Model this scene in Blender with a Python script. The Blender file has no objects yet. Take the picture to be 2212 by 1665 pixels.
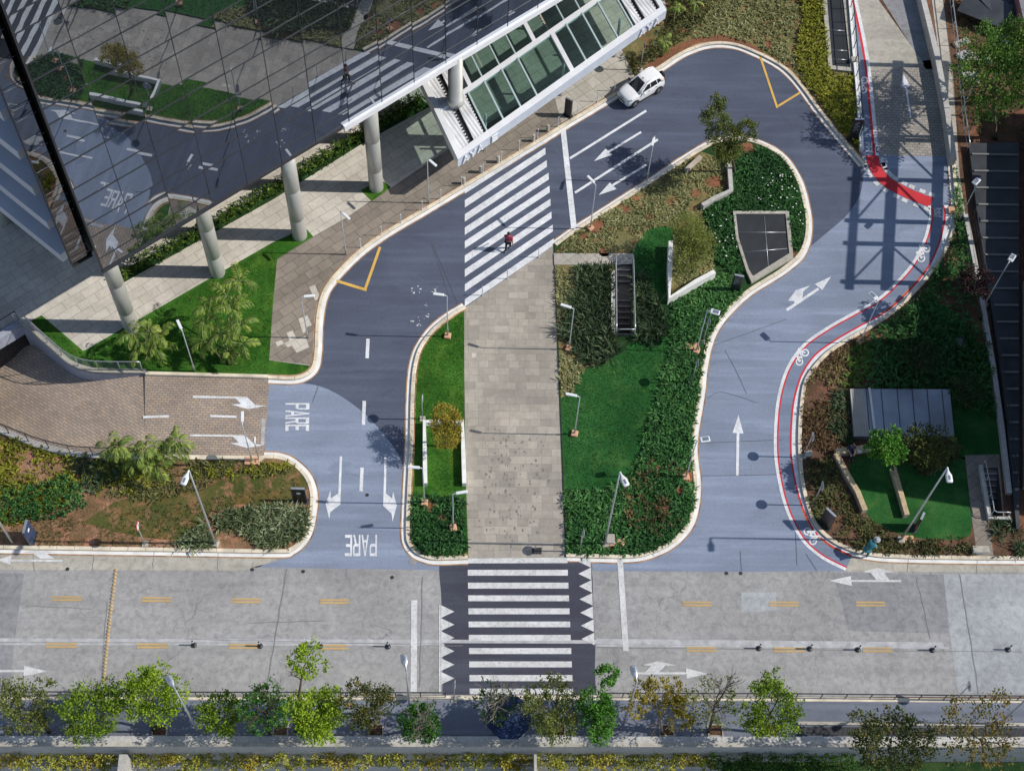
import bpy, math, random
import numpy as np
from mathutils import Vector, Matrix
from mathutils.geometry import delaunay_2d_cdt
random.seed(7); RNG = np.random.default_rng(11)
C = bpy.context.scene.collection
rad = math.radians
# ---------------------------------------------------------------- camera model (photo 2212 x 1665 px grid)
IW, IH, FPX, CAMH = 2212.0, 1665.0, 3257.459, 80.0
CR = Vector((0.9995486008, -0.0072563367, 0.0291537336))
CU = Vector((-0.0077699848, 0.8749399585, 0.4841690782))
CF = Vector((0.0290210603, 0.4841770487, -0.8744886297))
def ray(u, v):
    return CR * ((u - IW/2)/FPX) - CU * ((v - IH/2)/FPX) + CF
def U(u, v, z=0.0):
    d = ray(u, v); t = (z - CAMH)/d.z
    return Vector((d.x*t, d.y*t, z))
def W2(pts, z=0.0):
    return [U(p[0], p[1], z) for p in pts]
def onwall(u, v, n, d):
    r = ray(u, v); o = Vector((0, 0, CAMH)); t = (d - o.dot(n))/r.dot(n)
    return o + r*t
# ---------------------------------------------------------------- curves / polygons
def smooth(pts, n=6):
    P = [Vector(p) for p in pts]; out = []
    for i in range(len(P)-1):
        p0 = P[max(i-1, 0)]; p1 = P[i]; p2 = P[i+1]; p3 = P[min(i+2, len(P)-1)]
        for k in range(n):
            t = k/n
            out.append(0.5*((2*p1)+(p2-p0)*t+(2*p0-5*p1+4*p2-p3)*t*t+(3*p1-p0-3*p2+p3)*t**3))
    out.append(P[-1]); return out
def sm(pts, n=6):
    return [(q.x, q.y) for q in smooth([(a[0], a[1], 0) for a in pts], n)]
def offs(line, d):
    """offset a world polyline to its left by d"""
    out = []; n = len(line)
    for i in range(n):
        a = line[max(i-1, 0)]; b = line[min(i+1, n-1)]
        t = Vector((b.x-a.x, b.y-a.y, 0))
        if t.length < 1e-9: t = Vector((1, 0, 0))
        t.normalize(); out.append(Vector((line[i].x-t.y*d, line[i].y+t.x*d, line[i].z)))
    return out
def pip(px, py, poly):
    x = np.array([p[0] for p in poly]); y = np.array([p[1] for p in poly]); ins = np.zeros(px.shape, bool); j = len(x)-1
    for i in range(len(x)):
        c = ((y[i] > py) != (y[j] > py)) & (px < (x[j]-x[i])*(py-y[i])/(y[j]-y[i]+1e-12)+x[i])
        ins ^= c; j = i
    return ins
# ---------------------------------------------------------------- mesh builder
class MB:
    def __init__(s): s.v = []; s.f = []; s.m = []; s.sm = []
    def add(s, vs, fs, m=0, smooth_=False):
        o = len(s.v); s.v += [tuple(q) for q in vs]
        for f in fs: s.f.append(tuple(o+i for i in f)); s.m.append(m); s.sm.append(smooth_)
        return s
    def quad(s, a, b, c, d, m=0): return s.add([a, b, c, d], [(0, 1, 2, 3)], m)
    def box(s, c, size, rz=0.0, m=0, M=None):
        x, y, z = size[0]/2, size[1]/2, size[2]/2; R = Matrix.Rotation(rz, 3, 'Z') if M is None else M; c = Vector(c)
        vs = [c + R @ Vector((i*x, j*y, k*z)) for i in (-1, 1) for j in (-1, 1) for k in (-1, 1)]
        return s.add(vs, [(0, 1, 3, 2), (4, 6, 7, 5), (0, 4, 5, 1), (2, 3, 7, 6), (0, 2, 6, 4), (1, 5, 7, 3)], m)
    def rbox(s, c, size, b=0.03, rz=0.0, m=0):
        """box with chamfered vertical edges and a chamfered top"""
        x, y, z = size[0]/2, size[1]/2, size[2]/2; R = Matrix.Rotation(rz, 3, 'Z'); c = Vector(c); b = min(b, x*.9, y*.9, z*.9)
        def ring(x, y, zz): return [c+R @ Vector(q) for q in [(-x+b, -y, zz), (x-b, -y, zz), (x, -y+b, zz), (x, y-b, zz), (x-b, y, zz), (-x+b, y, zz), (-x, y-b, zz), (-x, -y+b, zz)]]
        rs = [ring(x, y, -z), ring(x, y, z-b), ring(x-b, y-b, z)]
        vs = sum(rs, []); fs = []
        for k in range(2):
            for i in range(8): j = (i+1) % 8; fs.append((k*8+i, k*8+j, k*8+8+j, k*8+8+i))
        fs.append(tuple(range(16, 24))); fs.append(tuple(range(7, -1, -1)))
        return s.add(vs, fs, m)
    def tube(s, pts, r, n=8, m=0, cap=True):
        P = [Vector(p) for p in pts]; rr = r if isinstance(r, (list, tuple)) else [r]*len(P); vs = []; fs = []
        up = Vector((0, 0, 1))
        for i, p in enumerate(P):
            t = (P[min(i+1, len(P)-1)]-P[max(i-1, 0)])
            t = t.normalized() if t.length > 1e-9 else up
            a = Vector((1, 0, 0)) if abs(t.x) < .8 else Vector((0, 1, 0))
            if i == 0: e = (a-t*a.dot(t)).normalized()
            else: e = (e-t*e.dot(t)).normalized()
            g = t.cross(e)
            for k in range(n): th = 2*math.pi*k/n; vs.append(p+(e*math.cos(th)+g*math.sin(th))*rr[i])
        for i in range(len(P)-1):
            for k in range(n): j = (k+1) % n; fs.append((i*n+k, i*n+j, (i+1)*n+j, (i+1)*n+k))
        s.add(vs, fs, m, True)
        if cap:
            o = len(s.v)-len(vs)
            s.f.append(tuple(o+i for i in range(n-1, -1, -1))); s.m.append(m); s.sm.append(False)
            s.f.append(tuple(o+(len(P)-1)*n+i for i in range(n))); s.m.append(m); s.sm.append(False)
        return s
    def lathe(s, prof, n=16, c=(0, 0, 0), m=0):
        vs = []; fs = []; c = Vector(c)
        for r, z in prof:
            for k in range(n): th = 2*math.pi*k/n; vs.append(c+Vector((r*math.cos(th), r*math.sin(th), z)))
        for i in range(len(prof)-1):
            for k in range(n): j = (k+1) % n; fs.append((i*n+k, i*n+j, (i+1)*n+j, (i+1)*n+k))
        s.add(vs, fs, m, True); o = len(s.v)-len(vs)
        s.f.append(tuple(o+(len(prof)-1)*n+i for i in range(n))); s.m.append(m); s.sm.append(False)
        return s
    def fill(s, outer, holes=(), z=0.0, m=0):
        """flat sheet, world xy outline with holes"""
        def clean(l):
            o = []
            for p in l:
                q = Vector((p[0], p[1]))
                if not o or (q-o[-1]).length > 1e-3: o.append(q)
            if (o[0]-o[-1]).length < 1e-3: o.pop()
            return o
        loops = [clean(outer)]+[clean(h) for h in holes]
        vs = []; fl = []
        for l in loops: fl.append(list(range(len(vs), len(vs)+len(l)))); vs += l
        r = delaunay_2d_cdt(vs, [], fl, 2 if not holes else 1, 1e-5)
        V, F = r[0], r[2]; keep = []
        for f in F:
            cx = np.array([sum(V[i].x for i in f)/len(f)]); cy = np.array([sum(V[i].y for i in f)/len(f)])
            if not pip(cx, cy, loops[0])[0]: continue
            if any(pip(cx, cy, h)[0] for h in loops[1:]): continue
            a = sum(V[f[i]].x*V[f[(i+1) % len(f)]].y-V[f[(i+1) % len(f)]].x*V[f[i]].y for i in range(len(f)))
            keep.append(tuple(f) if a > 0 else tuple(reversed(f)))
        return s.add([(q.x, q.y, z) for q in V], keep, m)
    def walls(s, loop, z0, z1, m=0, closed=True, flip=False):
        n = len(loop); vs = [(p[0], p[1], z0) for p in loop]+[(p[0], p[1], z1) for p in loop]
        fs = []
        for i in range(n if closed else n-1):
            j = (i+1) % n; f = (i, j, n+j, n+i); fs.append(f if not flip else f[::-1])
        return s.add(vs, fs, m)
    def prism(s, loop, z0, z1, m=0, mtop=None, holes=()):
        s.fill(loop, holes, z1, m if mtop is None else mtop); s.walls(loop, z0, z1, m)
        for h in holes: s.walls(h, z0, z1, m, flip=True)
        return s
    def strip(s, line, w0, w1, z, m=0, dz=None):
        """ribbon between two left-offsets of a world polyline"""
        a = offs(line, w0); b = offs(line, w1)
        vs = [(p.x, p.y, z) for p in a]+[(p.x, p.y, z) for p in b]; n = len(line)
        return s.add(vs, [(i, i+1, n+i+1, n+i) if w1 > w0 else (n+i, n+i+1, i+1, i) for i in range(n-1)], m)
    def curb(s, line, w0, w1, z0, z1, m=0):
        a = offs(line, min(w0, w1)); b = offs(line, max(w0, w1)); n = len(line); e = .025
        a2 = offs(line, min(w0, w1)+e); b2 = offs(line, max(w0, w1)-e)
        rows = [[(p.x, p.y, z0) for p in a], [(p.x, p.y, z1-e) for p in a], [(p.x, p.y, z1) for p in a2], [(p.x, p.y, z1) for p in b2], [(p.x, p.y, z1-e) for p in b], [(p.x, p.y, z0) for p in b]]
        vs = sum(rows, []); fs = []
        for r in range(5):
            for i in range(n-1): fs.append((r*n+i, r*n+i+1, (r+1)*n+i+1, (r+1)*n+i))
        fs.append(tuple(r*n for r in range(6))); fs.append(tuple((5-r)*n+n-1 for r in range(6)))
        return s.add(vs, fs, m)
    def wall(s, line, w, z0, z1, m=0, ztop=None):
        a = offs(line, -w/2); b = offs(line, w/2); n = len(line)
        za = ztop if ztop else [z1]*n
        rows = [[(p.x, p.y, z0) for p in a], [(p.x, p.y, za[i]) for i, p in enumerate(a)], [(p.x, p.y, za[i]) for i, p in enumerate(b)], [(p.x, p.y, z0) for p in b]]
        vs = sum(rows, []); fs = []
        for r in range(3):
            for i in range(n-1): fs.append((r*n+i, r*n+i+1, (r+1)*n+i+1, (r+1)*n+i))
        fs.append((0, n, 2*n, 3*n)); fs.append((3*n+n-1, 2*n+n-1, n+n-1, n-1))
        return s.add(vs, fs, m)
    def ball(s, c, r, n=10, m=0, sz=(1, 1, 1)):
        vs = []; fs = []; c = Vector(c); k = n//2
        for i in range(k+1):
            ph = math.pi*i/k
            for j in range(n): th = 2*math.pi*j/n; vs.append(c+Vector((r*sz[0]*math.sin(ph)*math.cos(th), r*sz[1]*math.sin(ph)*math.sin(th), -r*sz[2]*math.cos(ph))))
        for i in range(k):
            for j in range(n): q = (j+1) % n; fs.append((i*n+j, i*n+q, (i+1)*n+q, (i+1)*n+j))
        return s.add(vs, fs, m, True)
    def build(s, name, mats, parent=None, org=(0, 0, 0), recalc=False):
        me = bpy.data.meshes.new(name); o3 = Vector(org)
        me.from_pydata([(p[0]-o3.x, p[1]-o3.y, p[2]-o3.z) for p in s.v], [], s.f)
        for q in (mats if isinstance(mats, (list, tuple)) else [mats]): me.materials.append(q)
        me.polygons.foreach_set('material_index', s.m); me.polygons.foreach_set('use_smooth', s.sm)
        me.update()
        if recalc:
            import bmesh
            b = bmesh.new(); b.from_mesh(me); bmesh.ops.recalc_face_normals(b, faces=b.faces); b.to_mesh(me); b.free()
        ob = bpy.data.objects.new(name, me); C.objects.link(ob)
        if parent: ob.parent = parent
        return ob
# ---------------------------------------------------------------- object bookkeeping
def tag(o, label, cat, group=None, kind=None):
    o['label'] = label; o['category'] = cat
    if group: o['group'] = group
    if kind: o['kind'] = kind
    return o
def thing(name, label, cat, loc=(0, 0, 0), rz=0.0, group=None):
    o = bpy.data.objects.new(name, None); C.objects.link(o); o.location = loc; o.rotation_euler = (0, 0, rz); o.empty_display_size = .3
    return tag(o, label, cat, group)
def struct(name, mb, m, recalc=False):
    o = mb.build(name, m, recalc=recalc); o['kind'] = 'structure'; return o
def stuff(o, label, cat):
    return tag(o, label, cat, kind='stuff')
def dup(root, loc, rz=0.0, label=None, group=None, scale=None):
    r = root.copy(); C.objects.link(r); r.location = loc; r.rotation_euler = (0, 0, rz)
    if scale: r.scale = (scale,)*3
    if label: r['label'] = label
    if group: r['group'] = group
    for ch in list(root.children):
        c = ch.copy(); C.objects.link(c); c.parent = r
        for g in list(ch.children):
            d = g.copy(); C.objects.link(d); d.parent = c
    return r
# ---------------------------------------------------------------- materials
class NT:
    def __init__(s, name):
        s.mat = bpy.data.materials.new(name); s.mat.use_nodes = True; s.t = s.mat.node_tree
        s.b = s.t.nodes['Principled BSDF']; s.out = s.t.nodes['Material Output']
    def n(s, kind, **kw):
        d = s.t.nodes.new('ShaderNode'+kind)
        for k, v in kw.items():
            if hasattr(d, k): setattr(d, k, v)
            else: d.inputs[k.replace('_', ' ')].default_value = v
        return d
    def l(s, a, b): s.t.links.new(a, b)
    def pos(s, rot=0.0, sc=(1, 1, 1), obj=False, loc=(0, 0, 0)):
        g = s.n('TexCoord').outputs['Object'] if obj else s.n('NewGeometry').outputs['Position']
        m = s.n('Mapping'); m.inputs['Rotation'].default_value = (0, 0, rot); m.inputs['Scale'].default_value = sc; m.inputs['Location'].default_value = loc
        s.l(g, m.inputs['Vector']); return m.outputs['Vector']
    def noise(s, vec, scale, detail=4, rough=.55, dist=0.0):
        q = s.n('TexNoise'); q.inputs['Scale'].default_value = scale; q.inputs['Detail'].default_value = detail; q.inputs['Roughness'].default_value = rough; q.inputs['Distortion'].default_value = dist
        s.l(vec, q.inputs['Vector']); return q.outputs['Fac']
    def ramp(s, fac, stops):
        r = s.n('ValToRGB'); e = r.color_ramp.elements
        while len(e) < len(stops): e.new(.5)
        for i, (p, c) in enumerate(stops): e[i].position = p; e[i].color = (c[0], c[1], c[2], 1) if hasattr(c, '__len__') else (c, c, c, 1)
        s.l(fac, r.inputs['Fac']); return r.outputs['Color']
    def mix(s, a, b, fac, mode='MIX'):
        m = s.n('Mix', data_type='RGBA', blend_type=mode)
        for q, inp in ((fac, m.inputs[0]), (a, m.inputs[6]), (b, m.inputs[7])):
            if hasattr(q, 'is_output'): s.l(q, inp)
            elif hasattr(q, '__len__'): inp.default_value = (q[0], q[1], q[2], 1)
            else: inp.default_value = q
        return m.outputs[2]
    def math(s, op, a, b=0.0):
        m = s.n('Math', operation=op)
        for q, inp in ((a, m.inputs[0]), (b, m.inputs[1])):
            if hasattr(q, 'is_output'): s.l(q, inp)
            else: inp.default_value = q
        return m.outputs[0]
    def bump(s, h, strength=.3, dist=.02):
        b = s.n('Bump'); b.inputs['Strength'].default_value = strength; b.inputs['Distance'].default_value = dist
        s.l(h, b.inputs['Height']); s.l(b.outputs['Normal'], s.b.inputs['Normal'])
    def done(s, col, rough=.85, metal=0.0, spec=.3):
        if hasattr(col, 'is_output'): s.l(col, s.b.inputs['Base Color'])
        else: s.b.inputs['Base Color'].default_value = (*col, 1)
        if hasattr(rough, 'is_output'): s.l(rough, s.b.inputs['Roughness'])
        else: s.b.inputs['Roughness'].default_value = rough
        s.b.inputs['Metallic'].default_value = metal; s.b.inputs['Specular IOR Level'].default_value = spec
        return s.mat
def plain(name, c, rough=.6, metal=0.0, spec=.4, var=.12, scale=3.0, obj=True):
    t = NT(name); f = t.noise(t.pos(obj=obj), scale, 5)
    lo = [max(0, q*(1-var)) for q in c]; hi = [min(1, q*(1+var)) for q in c]
    return t.done(t.ramp(f, [(.3, lo), (.7, hi)]), rough, metal, spec)
def asphalt(name, c, streak_rot):
    t = NT(name); p = t.pos()
    big = t.ramp(t.noise(p, .13, 4, .6, .6), [(.3, [q*.80 for q in c]), (.7, [q*1.14 for q in c])])
    st = t.noise(t.pos(streak_rot, (.09, 1.3, 1)), 1.0, 4, .6)
    c2 = t.mix(big, [min(1, q*1.5) for q in c], t.ramp(st, [(.48, 0.0), (.74, .75)]))
    oil = t.noise(t.pos(streak_rot, (.35, 1.0, 1)), .8, 6, .7, .8); c2 = t.mix(c2, [q*.66 for q in c], t.ramp(oil, [(.56, 0.0), (.72, .55)]))
    sp = t.noise(p, 55, 2, .7); c3 = t.mix(c2, t.ramp(sp, [(.35, .55), (.65, 1.4)]), .35, 'MULTIPLY')
    sp2 = t.noise(p, 6, 5, .7); c4 = t.mix(c3, t.ramp(sp2, [(.3, .8), (.7, 1.12)]), .5, 'MULTIPLY')
    t.bump(sp, .25, .01)
    return t.done(c4, .88, 0, .25)
def concrete(name, c, crack=True, s=1.0):
    t = NT(name); p = t.pos()
    a = t.ramp(t.noise(p, .22*s, 6, .62, .4), [(.28, [q*.80 for q in c]), (.5, c), (.74, [min(1, q*1.16) for q in c])])
    m = t.noise(p, 2.6*s, 8, .74, .7); a = t.mix(a, t.ramp(m, [(.3, .60), (.52, 1.0), (.72, 1.25)]), .85, 'MULTIPLY')
    f = t.noise(p, 22, 3, .7); a = t.mix(a, t.ramp(f, [(.3, .86), (.7, 1.1)]), .6, 'MULTIPLY')
    st = t.noise(t.pos(.0, (.05, .9, 1)), 1.0, 5, .62); a = t.mix(a, [q*.60 for q in c], t.ramp(st, [(.50, 0.0), (.78, .6)]))
    if crack:
        v = t.n('TexVoronoi', feature='DISTANCE_TO_EDGE'); v.inputs['Scale'].default_value = .16
        w = t.n('VectorMath', operation='ADD'); nz = t.n('TexNoise'); nz.inputs['Scale'].default_value = .6; nz.inputs['Detail'].default_value = 6
        t.l(p, nz.inputs['Vector']); sc = t.n('VectorMath', operation='SCALE'); sc.inputs['Scale'].default_value = 2.2; t.l(nz.outputs['Color'], sc.inputs[0])
        t.l(p, w.inputs[0]); t.l(sc.outputs[0], w.inputs[1]); t.l(w.outputs[0], v.inputs['Vector'])
        k = t.math('MULTIPLY', t.ramp(v.outputs['Distance'], [(.0, 1.0), (.006, 0.0)]), t.ramp(t.noise(p, .35, 3), [(.5, 0.0), (.62, .8)]))
        a = t.mix(a, [q*.38 for q in c], k)
    t.bump(m, .15, .02)
    return t.done(a, .88, 0, .3)
def pavers(name, c1, c2, mortar, rot, bw, bh, ms=.012, off=.5, stain=.3, sq=1.0, jag=False):
    t = NT(name); p = t.pos(rot); b = t.n('TexBrick'); b.offset = off; b.squash = sq; b.squash_frequency = 3
    b.inputs['Scale'].default_value = 1.0; b.inputs['Brick Width'].default_value = bw; b.inputs['Row Height'].default_value = bh; b.inputs['Mortar Size'].default_value = ms; b.inputs['Mortar Smooth'].default_value = .1
    b.inputs['Color1'].default_value = (*c1, 1); b.inputs['Color2'].default_value = (*c2, 1); b.inputs['Mortar'].default_value = (*mortar, 1); b.inputs['Bias'].default_value = -.1
    t.l(p, b.inputs['Vector'])
    g = t.pos(); a = t.mix(b.outputs['Color'], t.ramp(t.noise(g, .28, 6, .65, .5), [(.3, .70), (.55, 1.0), (.75, 1.2)]), .8, 'MULTIPLY')
    a = t.mix(a, t.ramp(t.noise(g, 3.5, 6, .7), [(.3, .8), (.7, 1.12)]), .7, 'MULTIPLY')
    if stain: a = t.mix(a, [q*.45 for q in c1], t.math('MULTIPLY', t.ramp(t.noise(g, .9, 5, .7, 1.0), [(.6, 0.0), (.75, 1.0)]), stain))
    t.bump(b.outputs['Fac'], -.25, .01)
    return t.done(a, .85, 0, .3)
def paint(name, c, wear, wc):
    t = NT(name); p = t.pos(); f = t.noise(p, 2.6, 8, .75, 1.5); g = t.noise(p, 18, 4, .8)
    k = t.math('MULTIPLY', t.ramp(f, [(.44, 0.0), (.62, 1.0)]), t.ramp(g, [(.34, .1), (.60, 1.0)]))
    a = t.mix(c, wc, t.math('MULTIPLY', k, wear)); a = t.mix(a, t.ramp(t.noise(p, .7, 5), [(.3, .74), (.7, 1.04)]), .8, 'MULTIPLY')
    return t.done(a, .75, 0, .3)
def leafmat(name, cols, trans=.25, rough=.6):
    t = NT(name); a = t.n('Attribute', attribute_name='tint'); n = len(cols)
    c = t.ramp(a.outputs['Fac'], [(i/(n-1), q) for i, q in enumerate(cols)])
    t.done(c, rough, 0, .25); tr = t.n('BsdfTranslucent'); t.l(t.mix(c, (.9, 1.0, .3), .35, 'MULTIPLY'), tr.inputs['Color'])
    m = t.n('MixShader'); m.inputs[0].default_value = trans; t.l(t.b.outputs[0], m.inputs[1]); t.l(tr.outputs[0], m.inputs[2]); t.l(m.outputs[0], t.out.inputs['Surface'])
    return t.mat
def grassmat(name, cols, s=1.0, soil=None):
    t = NT(name); p = t.pos(); big = t.noise(p, .35*s, 5, .65); fine = t.noise(p, 16*s, 6, .8); n = len(cols)
    f = t.math('ADD', t.math('MULTIPLY', big, .45), t.math('MULTIPLY', fine, .55))
    c = t.ramp(f, [(.36+.28*i/(n-1), q) for i, q in enumerate(cols)])
    c = t.mix(c, [cols[-1][0]*1.5, cols[-1][1]*1.02, cols[-1][2]], t.ramp(t.noise(p, .8, 5, .7, .5), [(.50, 0.0), (.72, .75)]))
    if soil: c = t.mix(c, soil, t.ramp(t.noise(p, 1.1, 6, .75, .6), [(.52, 0.0), (.64, .9)]))
    t.bump(fine, .9, .06)
    return t.done(c, .9, 0, .1)
def slats(name, c, c2, rot, pitch, rough=.5, metal=.5):
    t = NT(name); w = t.n('TexWave', bands_direction='X'); w.inputs['Scale'].default_value = 1/pitch*.314; t.l(t.pos(rot), w.inputs['Vector'])
    a = t.mix(t.ramp(w.outputs['Fac'], [(.3, c), (.7, c2)]), t.ramp(t.noise(t.pos(), .8, 5), [(.3, .75), (.7, 1.2)]), .8, 'MULTIPLY')
    t.bump(w.outputs['Fac'], .5, .03); return t.done(a, rough, metal, .4)

FROT = math.atan2(.628, .778)          # tower front direction
M = {}
M['asphalt_dark'] = asphalt('dark asphalt', (.084, .098, .140), -.62)  # base tone raised for sunlight the tower glass throws onto this road
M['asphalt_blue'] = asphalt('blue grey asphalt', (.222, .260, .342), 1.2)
M['asphalt_black'] = asphalt('crossing asphalt', (.060, .064, .085), .1)
M['asphalt_lane'] = asphalt('lane asphalt', (.185, .22, .30), 1.4)
M['concrete'] = concrete('street concrete', (.335, .328, .322))
M['asphalt_walk'] = asphalt('dark pavement', (.155, .17, .21), .0)
M['concrete_dark'] = concrete('old street concrete', (.265, .265, .275))
M['concrete_pale'] = concrete('new street concrete', (.385, .40, .415), False)
M['concrete_tan'] = concrete('gutter concrete', (.44, .41, .35), False)
M['concrete_wall'] = concrete('wall concrete', (.50, .48, .45), False, 2)
M['fascia'] = concrete('ramp wall concrete', (.36, .38, .45), False, 2)  # bluish skylight of the shaded ramp walls put into the colour
M['kerbjoint'] = plain('kerb joint', (.20, .16, .12), .9, obj=False)
M['dirt'] = plain('gutter dirt', (.34, .20, .11), .95, var=.5, scale=1.5, obj=False)
M['seam'] = plain('seam', (.42, .42, .43), .9, var=.25, scale=2, obj=False)
M['joint'] = plain('joint', (.20, .20, .20), .9, obj=False)
M['crackfill'] = plain('crack', (.10, .105, .13), .9, obj=False)
M['paver_tan'] = pavers('tan pavers', (.30, .255, .21), (.235, .20, .168), (.15, .13, .11), -FROT, .95, .62, .02, .37, .25)
M['paver_pale'] = pavers('pale pavers', (.50, .46, .40), (.43, .395, .34), (.27, .24, .20), -FROT, .8, .8, .018, .0, .2)
M['plaza'] = pavers('plaza slabs', (.62, .575, .50), (.55, .505, .435), (.36, .32, .27), -FROT, 1.3, .65, .018, .5, .18)
M['path'] = pavers('stone path', (.43, .385, .325), (.31, .28, .24), (.27, .25, .22), 0.0, .62, .50, .012, .31, .0, 1.5)
M['brick'] = pavers('ramp bricks', (.56, .43, .32), (.42, .345, .285), (.29, .24, .20), .62, .42, .17, .022, .5, .35)
M['brick_flat'] = pavers('entry bricks', (.44, .335, .25), (.32, .265, .225), (.20, .17, .15), 0.02, .32, .16, .02, .5, .3)
M['cobble'] = pavers('cobbles', (.40, .365, .32), (.30, .275, .24), (.20, .18, .16), 0.06, .34, .22, .022, .5, .4)
M['white'] = paint('white road paint', (.78, .79, .81), .6, (.30, .31, .34))
M['white_worn'] = paint('worn road paint', (.70, .70, .70), .75, (.30, .295, .28))
M['yellow'] = paint('yellow road paint', (.74, .45, .10), .3, (.25, .22, .18))
M['yellow_worn'] = paint('worn yellow road paint', (.58, .38, .14), .8, (.33, .30, .27))
M['red'] = paint('red road paint', (.62, .035, .045), .2, (.25, .08, .09))
M['kerb'] = plain('kerb stone', (.66, .58, .45), .85, var=.25, scale=1.1, obj=False)
M['kerb_white'] = plain('painted gutter', (.76, .75, .73), .85, var=.14, scale=1.4, obj=False)
M['soil'] = grassmat('red soil', [(.11, .05, .028), (.22, .10, .055), (.32, .17, .095)], .8)
M['bed_sage'] = grassmat('sage bed', [(.07, .06, .025), (.17, .16, .065), (.28, .27, .13)], 1, (.30, .115, .055))
M['bed_green'] = grassmat('green bed', [(.010, .028, .010), (.022, .06, .018), (.045, .10, .03)], 1)
M['soil_dark'] = grassmat('brown soil', [(.05, .03, .02), (.12, .07, .045), (.22, .14, .09)], .8)
M['soil_pink'] = grassmat('dry grass soil', [(.06, .05, .02), (.20, .125, .065), (.40, .235, .155)], .7, (.46, .25, .165))
M['lawn'] = grassmat('lawn grass', [(.012, .050, .006), (.034, .125, .014), (.080, .21, .030)])
M['lawn_blue'] = grassmat('deep lawn grass', [(.008, .045, .012), (.022, .105, .024), (.050, .165, .042)])
M['lawn_dry'] = grassmat('thin lawn grass', [(.035, .055, .014), (.08, .095, .025), (.17, .135, .05)], 1, (.36, .18, .11))
M['steel'] = plain('galvanised steel', (.55, .56, .58), .35, .7, .5, .15)
M['steel_dark'] = plain('dark painted steel', (.045, .048, .055), .45, .3, .5)
M['lamp_white'] = plain('white lamp enamel', (.70, .71, .72), .4, 0, .5, .06)
M['led'] = plain('lamp lens', (.16, .19, .25), .25, 0, .5)
M['black'] = plain('black sign panel', (.018, .020, .024), .35, 0, .5, .2)
M['navy'] = plain('navy sign panel', (.035, .055, .12), .4, 0, .5)
M['sign_text'] = plain('sign lettering', (.55, .57, .60), .6)
M['sign_white'] = plain('white sign face', (.80, .80, .80), .5)
M['sign_red'] = plain('red sign face', (.62, .03, .04), .5)
M['metal_white'] = plain('white metal cladding', (.80, .80, .82), .45, .1, .5, .06, 1.2)
M['metal_shade'] = plain('shade tinted white fascia', (.56, .60, .68), .5, .1, .5, .06, 1.2)  # shaded copy of the white cladding, its shade put into the colour
M['roofing'] = slats('white corrugated roof', (.62, .62, .63), (.80, .80, .81), -FROT+.16, .25, .5, .1)
M['gutter'] = plain('dark gutter', (.03, .03, .033), .6)
M['teal_bar'] = plain('pale teal glazing bar', (.52, .63, .63), .4, .2, .5, .06)
M['column'] = plain('column cladding', (.50, .49, .45), .42, .35, .5, .10, .5)
M['dark_clad'] = plain('dark facade frame', (.035, .037, .042), .4, .2, .5)
M['soffit'] = plain('dark soffit', (.09, .09, .095), .7)
M['slab_white'] = plain('white floor edge', (.62, .64, .70), .6, 0, .4, .1, .4)
M['grating'] = slats('dark grating', (.020, .023, .027), (.034, .038, .044), 0.05, .07, .6, .2)
M['timber'] = plain('bench top', (.50, .38, .23), .7, 0, .3, .3, 4)
M['bench_stone'] = plain('bench stone', (.42, .36, .29), .8, 0, .3, .2, 2)
M['wall_white'] = plain('white planter wall', (.78, .77, .74), .8, 0, .3, .12, 2, False)
M['bark'] = plain('bark', (.10, .075, .055), .9, 0, .2, .4, 8)
M['bark_pale'] = plain('pale bark', (.24, .20, .16), .9, 0, .2, .3, 8)
M['stem_green'] = plain('palm stem', (.22, .24, .10), .8, 0, .2, .3, 4)
M['step'] = plain('stair tread', (.20, .165, .14), .85, 0, .3, .3, 3)
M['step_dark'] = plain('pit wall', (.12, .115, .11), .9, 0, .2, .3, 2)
M['tarp'] = plain('blue canopy cloth', (.020, .036, .085), .8, 0, .2, .45, 2)
M['metal_roof'] = plain('grey roof sheet', (.30, .33, .37), .38, .5, .5, .25, .5, False)
M['slate'] = plain('dark roof sheet', (.055, .06, .07), .5, .3, .5, .35, .6, False)
M['terracotta'] = plain('orange base block', (.62, .36, .22), .85, 0, .3, .2)
M['tower_wall'] = concrete('unfinished building concrete', (.36, .33, .29), False, 1.5)
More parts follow.
